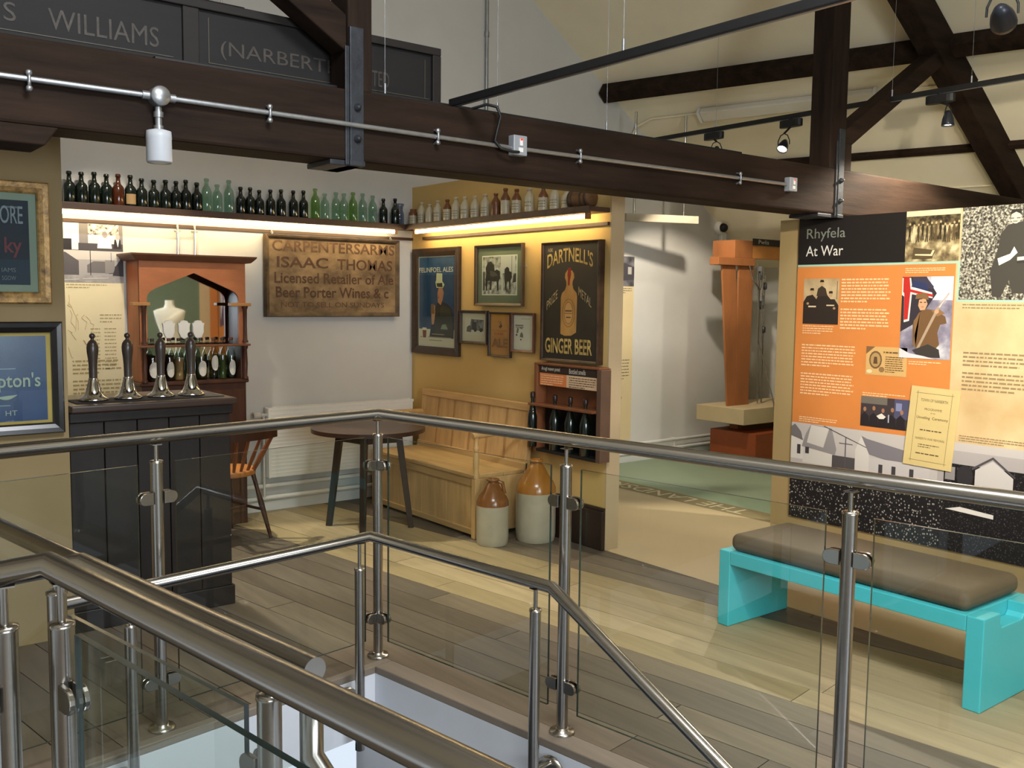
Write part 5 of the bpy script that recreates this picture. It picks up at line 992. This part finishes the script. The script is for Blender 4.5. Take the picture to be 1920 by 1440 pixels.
# street and crowd photo along the foot
CRW = noise_photo('crowd_photo', [(.0, '#d8d4cc'), (.22, '#8a8784'), (.36, '#1b191c')], 62, 'VORONOI', (1, 1, .8))
art(t, 'crowd_print', PR, [('#b9b4b2', R(-3.957, -2.3, .36, .75)), ('#a5a0a0', R(-2.9, -1.45, .36, .70)), (CRW, R(-3.957, -1.45, .085, .44)), (noise_photo('crowd_dark', [(.0, '#6d696a'), (.2, '#3a3739'), (.4, '#171518')], 70, 'VORONOI'), R(-2.86, -1.45, .085, .62)), ('#d6d2cc', R(-3.957, -3.86, .50, .66)), ('#6f6b6c', [(-3.957, .72), (-3.957, .655), (-3.86, .63), (-3.88, .69), (-3.93, .74)]), ('#d0ccc6', R(-3.86, -3.62, .48, .585)), ('#8d898a', [(-3.87, .59), (-3.61, .56), (-3.60, .60), (-3.64, .735), (-3.80, .75), (-3.84, .68)]), ('#c9c5c0', [(-3.83, .62), (-3.70, .60), (-3.66, .735), (-3.80, .745)]), ('#4d494b', R(-3.63, -3.46, .44, .56)), ('#cac6c2', [(-3.46, .44), (-3.46, .62), (-3.42, .715), (-3.36, .60), (-3.36, .44)]), ('#77737a', [(-3.42, .715), (-3.36, .60), (-3.02, .54), (-3.02, .64), (-3.38, .70)]), ('#bdb9ba', R(-3.36, -2.95, .44, .58))]
    + [('#3b383c', R(a, a+.028, .475, .545)) for a in (-3.29, -3.20, -3.08)]+[('#3b383c', R(-3.905, -3.878, .535, .60)), ('#3b383c', R(-3.84, -3.81, .545, .59)), ('#55525a', R(-3.535, -3.528, .44, .69)), ('#55525a', [(-3.58, .645), (-3.48, .645), (-3.48, .65), (-3.58, .65)]), ('#3b383c', [(-3.70, .745), (-3.38, .64), (-3.38, .644), (-3.70, .75)]), ('#c2bebc', [(-2.67, .40), (-2.67, .60), (-2.57, .665), (-2.45, .58), (-2.45, .42)]), ('#4a474c', [(-2.69, .595), (-2.57, .675), (-2.44, .58), (-2.44, .59), (-2.57, .69), (-2.69, .61)]), ('#2b292c', E(-2.73, .55, .05, .07)), ('#8d898a', R(-2.85, -2.79, .52, .60)), ('#d8d4ce', [(-3.62, .375), (-3.60, .42), (-3.52, .41), (-3.52, .37)]), ('#d8d4ce', [(-2.84, .34), (-2.75, .365), (-2.55, .35), (-2.55, .325)])], .0024)
P2 = PL(PR.p(-2.805, .578), (PR.x+PR.y*.012).normalized(), PR.y); P2 = PL(PR.p(-3.122, .578, .0105), (PR.x-PR.y*.032).normalized(), (PR.y+PR.x*.075).normalized())
t2 = thing('programme_sheet', 'tilted cream unveiling programme stuck on the war panel', 'sheet', tuple(PR.p(-2.96, .57, .0105)))
mb = MB(); P2.box(mb, 0, .31, 0, .495, 0, .003); part(t2, 'sheet', mb, M('#cdb980', .7, var=.05, scale=(5, 5, 5)))
mb = MB(); PB = '#4d4228'
for a0_, a1_, b0_, b1_ in ((.035, .275, .455, .457), (.035, .275, .035, .037), (.045, .047, .025, .47), (.262, .264, .025, .47)): mb.poly([P2.p(a, b, .0036) for a, b in R(a0_, a1_, b0_, b1_)])
part(t2, 'border_lines', mb, flat(PB), fix=False)
mb = MB(); text(mb, 'TOWN OF NARBERTH', P2, .07, .24, .405, .423, .0036); text(mb, 'PROGRAMME', P2, .10, .21, .352, .366, .0036); text(mb, 'Unveiling  Ceremony', P2, .055, .255, .292, .314, .0036, bold=.01); text(mb, 'NARBERTH WAR MEMORIAL', P2, .062, .25, .168, .182, .0036); lines(mb, P2, .085, .225, .225, 1, .02, .007, .0036, seed=51, last=1); lines(mb, P2, .085, .23, .135, 2, .014, .005, .0036, seed=52); lines(mb, P2, .075, .235, .078, 1, .02, .007, .0036, seed=53, last=1); text(mb, 'OF THE', P2, .14, .17, .332, .340, .0036)
o = part(t2, 'lettering', mb, flat('#564a2e'), fix=False); o['kind'] = 'stuff'
TX = flat('#ecc79a'); mb = MB()
lines(mb, PR, -3.612, -3.26, 1.725, 8, .0205, .009, .0026, seed=61); lines(mb, PR, -3.612, -3.26, 1.53, 7, .0205, .009, .0026, seed=62); lines(mb, PR, -3.90, -3.65, 1.415, 4, .016, .006, .0026, seed=63); lines(mb, PR, -3.90, -3.48, 1.285, 8, .0195, .008, .0026, seed=64); lines(mb, PR, -3.90, -3.49, 1.09, 8, .0195, .008, .0026, seed=65); lines(mb, PR, -3.425, -3.13, .995, 2, .014, .006, .0026, seed=66); lines(mb, PR, -3.90, -3.60, .79, 3, .014, .006, .0026, seed=67); lines(mb, PR, -3.17, -2.90, 1.79, 3, .012, .005, .0026, seed=68); lines(mb, PR, -3.12, -2.90, 1.215, 2, .014, .006, .0026, seed=69)
o = part(t, 'text_print', mb, TX, fix=False); o['kind'] = 'stuff'
mb = MB(); lines(mb, PR, -2.80, -2.2, 1.57, 2, .018, .007, .0026, seed=71); lines(mb, PR, -2.78, -2.2, 1.285, 4, .024, .010, .0026, seed=72); lines(mb, PR, -2.78, -2.2, 1.165, 5, .024, .010, .0026, seed=73); lines(mb, PR, -2.78, -2.3, .79, 3, .014, .006, .0026, seed=74)
o = part(t, 'text_print', mb, flat('#8f7a58'), fix=False); o['kind'] = 'stuff'

# ------------------------------------------------------------------ turquoise bench
TQ = M('#49bcc4', .45, var=.04, scale=(4, 4, 4)); CU = M('#63543f', .75, var=.08, scale=(8, 8, 8), bump=.04)
t = thing('bench', 'turquoise plank bench with a brown padded seat in front of the war panel', 'bench', (3.85, 2.31, 0))
mb = MB(); mb.box(3.61, 4.085, 2.88, 2.945, 0, .372); part(t, 'end_panel', mb, TQ, bevel=.005)
yl = 1.69; mb = MB(); sl = [(3.61, 0), (4.085, 0), (4.085, .372), (3.95, .372), (3.95, .33), (3.935, .312), (3.76, .312), (3.745, .33), (3.745, .372), (3.61, .372)]
mb.prism([(x, yl-.03, z) for x, z in sl], (0, .07, 0)); part(t, 'end_panel', mb, TQ, bevel=.004)
mb = MB(); mb.box(3.61, 4.085, 1.73, 2.88, .307, .372); part(t, 'seat_board', mb, TQ, bevel=.004)
mb = MB(); mb.box(3.625, 4.08, 1.735, 2.90, .372, .458); o = part(t, 'cushion', mb, CU, bevel=.038); o.modifiers['edge'].segments = 6; o.data.polygons.foreach_set('use_smooth', [True]*6); o.modifiers['edge'].harden_normals = True

# ------------------------------------------------------------------ pulley exhibit
ORG_W = M('#a86a3e', .5, var=.18, scale=(6, 6, 2)); t = thing('pulley_frame', 'orange wooden pulley exhibit frame beyond the war panel', 'exhibit', (7.5, 5.95, 0))
Yp = 5.9
mb = MB(); mb.prism([(7.144, Yp, 1.93), (7.341, Yp, 1.93), (7.392, Yp, 1.44), (7.40, Yp, .55), (7.287, Yp, .55)], (0, .022, 0)); part(t, 'upright', mb, ORG_W, bevel=.003)
mb = MB(); mb.prism([(7.395, Yp, 1.93), (7.614, Yp, 1.93), (7.602, Yp, .55), (7.402, Yp, .55), (7.394, Yp, 1.44)], (0, .022, 0)); part(t, 'upright', mb, ORG_W, bevel=.003)
mb = MB(); mb.box(7.053, 7.60, Yp-.03, Yp+.08, 1.925, 1.998); part(t, 'cross_bar', mb, ORG_W, bevel=.004)
mb = MB(); mb.box(7.295, 7.566, Yp-.02, Yp+.25, 1.998, 2.168); part(t, 'head_block', mb, ORG_W, bevel=.004)
mb = MB(); mb.box(7.566, 8.35, Yp-.015, Yp+.06, 2.0, 2.128); part(t, 'beam', mb, M('#cf8a48', .5, var=.15, scale=(3, 8, 8)), bevel=.003)
mb = MB(); mb.box(7.566, 8.30, Yp-.03, Yp-.015, 2.128, 2.192); s_ = part(t, 'name_board', mb, M('#2e2622', .5, var=.1))
mb = MB(); text(mb, 'Pwlis', PL((0, Yp-.03, 0), (1, 0, 0), (0, 0, 1)), 7.64, 7.80, 2.142, 2.182, .0008); part(s_, 'lettering', mb, flat('#c9c3b8'), fix=False)
mb = MB(); mb.box(7.28, 8.3, 5.55, 6.1, 0, .335); part(t, 'base', mb, M('#93471f', .5, var=.18, scale=(3, 6, 6)), bevel=.004)
mb = MB(); mb.box(7.45, 7.48, 5.9, 6.0, .335, .42); mb.box(8.1, 8.13, 5.9, 6.0, .335, .42); part(t, 'riser', mb, ORG_W)
mb = MB(); mb.box(7.18, 8.3, 5.62, 6.2, .42, .57); part(t, 'shelf_box', mb, M('#c4b08a', .6, var=.05), bevel=.004)
for x, z in ((7.74, 1.84), (7.775, 1.55)):
    mb = MB(); mb.lathe((x, Yp+.03, z), [(.04, 0), (.045, .005), (.038, .015), (.045, .025), (.04, .03)], 18, ax=(0, -1, 0)); p_ = part(t, 'pulley_wheel', mb, M('#6a6a68', .4, .6)); mb = MB(); mb.box(x-.008, x+.008, Yp-.005, Yp+.035, z, z+.09); part(p_, 'hook', mb, GALV)
for pts in ([(7.65, Yp-.02, 1.95), (7.665, Yp-.03, 1.6), (7.69, Yp-.04, .58)], [(7.70, Yp-.01, 1.86), (7.70, Yp-.02, 1.2), (7.60, Yp-.30, .62), (7.58, Yp-.36, .30)], [(7.775, Yp, 1.92), (7.765, Yp, 1.55), (7.78, Yp-.02, .58)], [(7.80, Yp, 1.84), (7.80, Yp, 1.2), (7.80, Yp, .58)], [(7.50, Yp-.04, 1.93), (7.54, Yp-.05, 1.80), (7.66, Yp-.05, 1.70), (7.76, Yp-.02, 1.80)]):
    mb = MB(); mb.tube(pts, .006, 6); part(t, 'rope', mb, M('#6d675c', .8, var=.2))
for z in (1.27, 1.70):
    mb = MB(); mb.lathe((7.80, Yp, z), [(.008, 0), (.022, .01), (.022, .06), (.008, .07)], 12); part(t, 'weight', mb, M('#4a4a4a', .4, .5))

# ------------------------------------------------------------------ things the bar mirror shows
t = thing('dress_bust', 'white tailor bust on a stand facing the bar mirror', 'mannequin', (3.98, .75, 0))
mb = MB(); prof = [(.13, .085, .86), (.135, .09, .92), (.115, .078, 1.03), (.125, .085, 1.14), (.165, .105, 1.25), (.185, .10, 1.33), (.20, .075, 1.385), (.16, .062, 1.405), (.07, .055, 1.43), (.055, .052, 1.47), (.054, .05, 1.52)]
n = 28; vs = [(3.98+a*math.cos(2*math.pi*k/n), .75+b*math.sin(2*math.pi*k/n), z) for a, b, z in prof for k in range(n)]
fs = [(i*n+k, i*n+(k+1) % n, (i+1)*n+(k+1) % n, (i+1)*n+k) for i in range(len(prof)-1) for k in range(n)]
mb.add(vs, fs, 0, True); mb.add(vs[:n], [tuple(range(n))]); mb.add(vs[-n:], [tuple(range(n))]); part(t, 'torso', mb, M('#d6d0bd', .7, var=.04))
mb = MB(); mb.cyl((3.98, .75, .03), (3.98, .75, .87), .016, 12); part(t, 'pole', mb, DARKW)
mb = MB(); mb.lathe((3.98, .75, 0), [(.15, 0), (.15, .02), (.03, .035)], 24); part(t, 'base', mb, DARKW)
t = thing('orange_panel', 'second orange display panel further along the tan partition', 'panel', (5.59, -.9, .08))
mb = MB(); PAN.box(mb, .25, 1.80, .085, 2.143, 0, .012); part(t, 'board', mb, TAN)
mb = MB(); mb.box(5.462, 5.587, -1.849, -1.835, .3, 2.1); part(t, 'return_board', mb, ORANGE)
art(t, 'print', PR, [(ORANGE, R(.25, 1.80, .5, 2.14)), ('#5a4a58', [(1.50, 1.15), (1.76, 1.10), (1.76, 1.85), (1.55, 1.80)]), ('#c9c2c8', [(1.62, 1.5), (1.72, 1.2), (1.74, 1.82), (1.68, 1.8)]), ('#b3261f', [(1.55, 1.55), (1.62, 1.55), (1.66, 1.8), (1.58, 1.78)]), ('#6b3a1c', R(1.25, 1.36, .95, 1.25))], .0004)
mb = MB(); lines(mb, PR, .5, 1.4, 1.9, 8, .04, .014, .003, seed=81); lines(mb, PR, .5, 1.4, 1.45, 8, .04, .014, .003, seed=82); o = part(t, 'text_print', mb, TX, fix=False); o['kind'] = 'stuff'
mb = MB(); mb.box(5.30, 5.46, -1.85, -1.835, .3, 2.1); single('cream_panel', 'narrow cream panel in the corner of the green partition', 'panel', mb, M('#cdb58a', .6, var=.05))
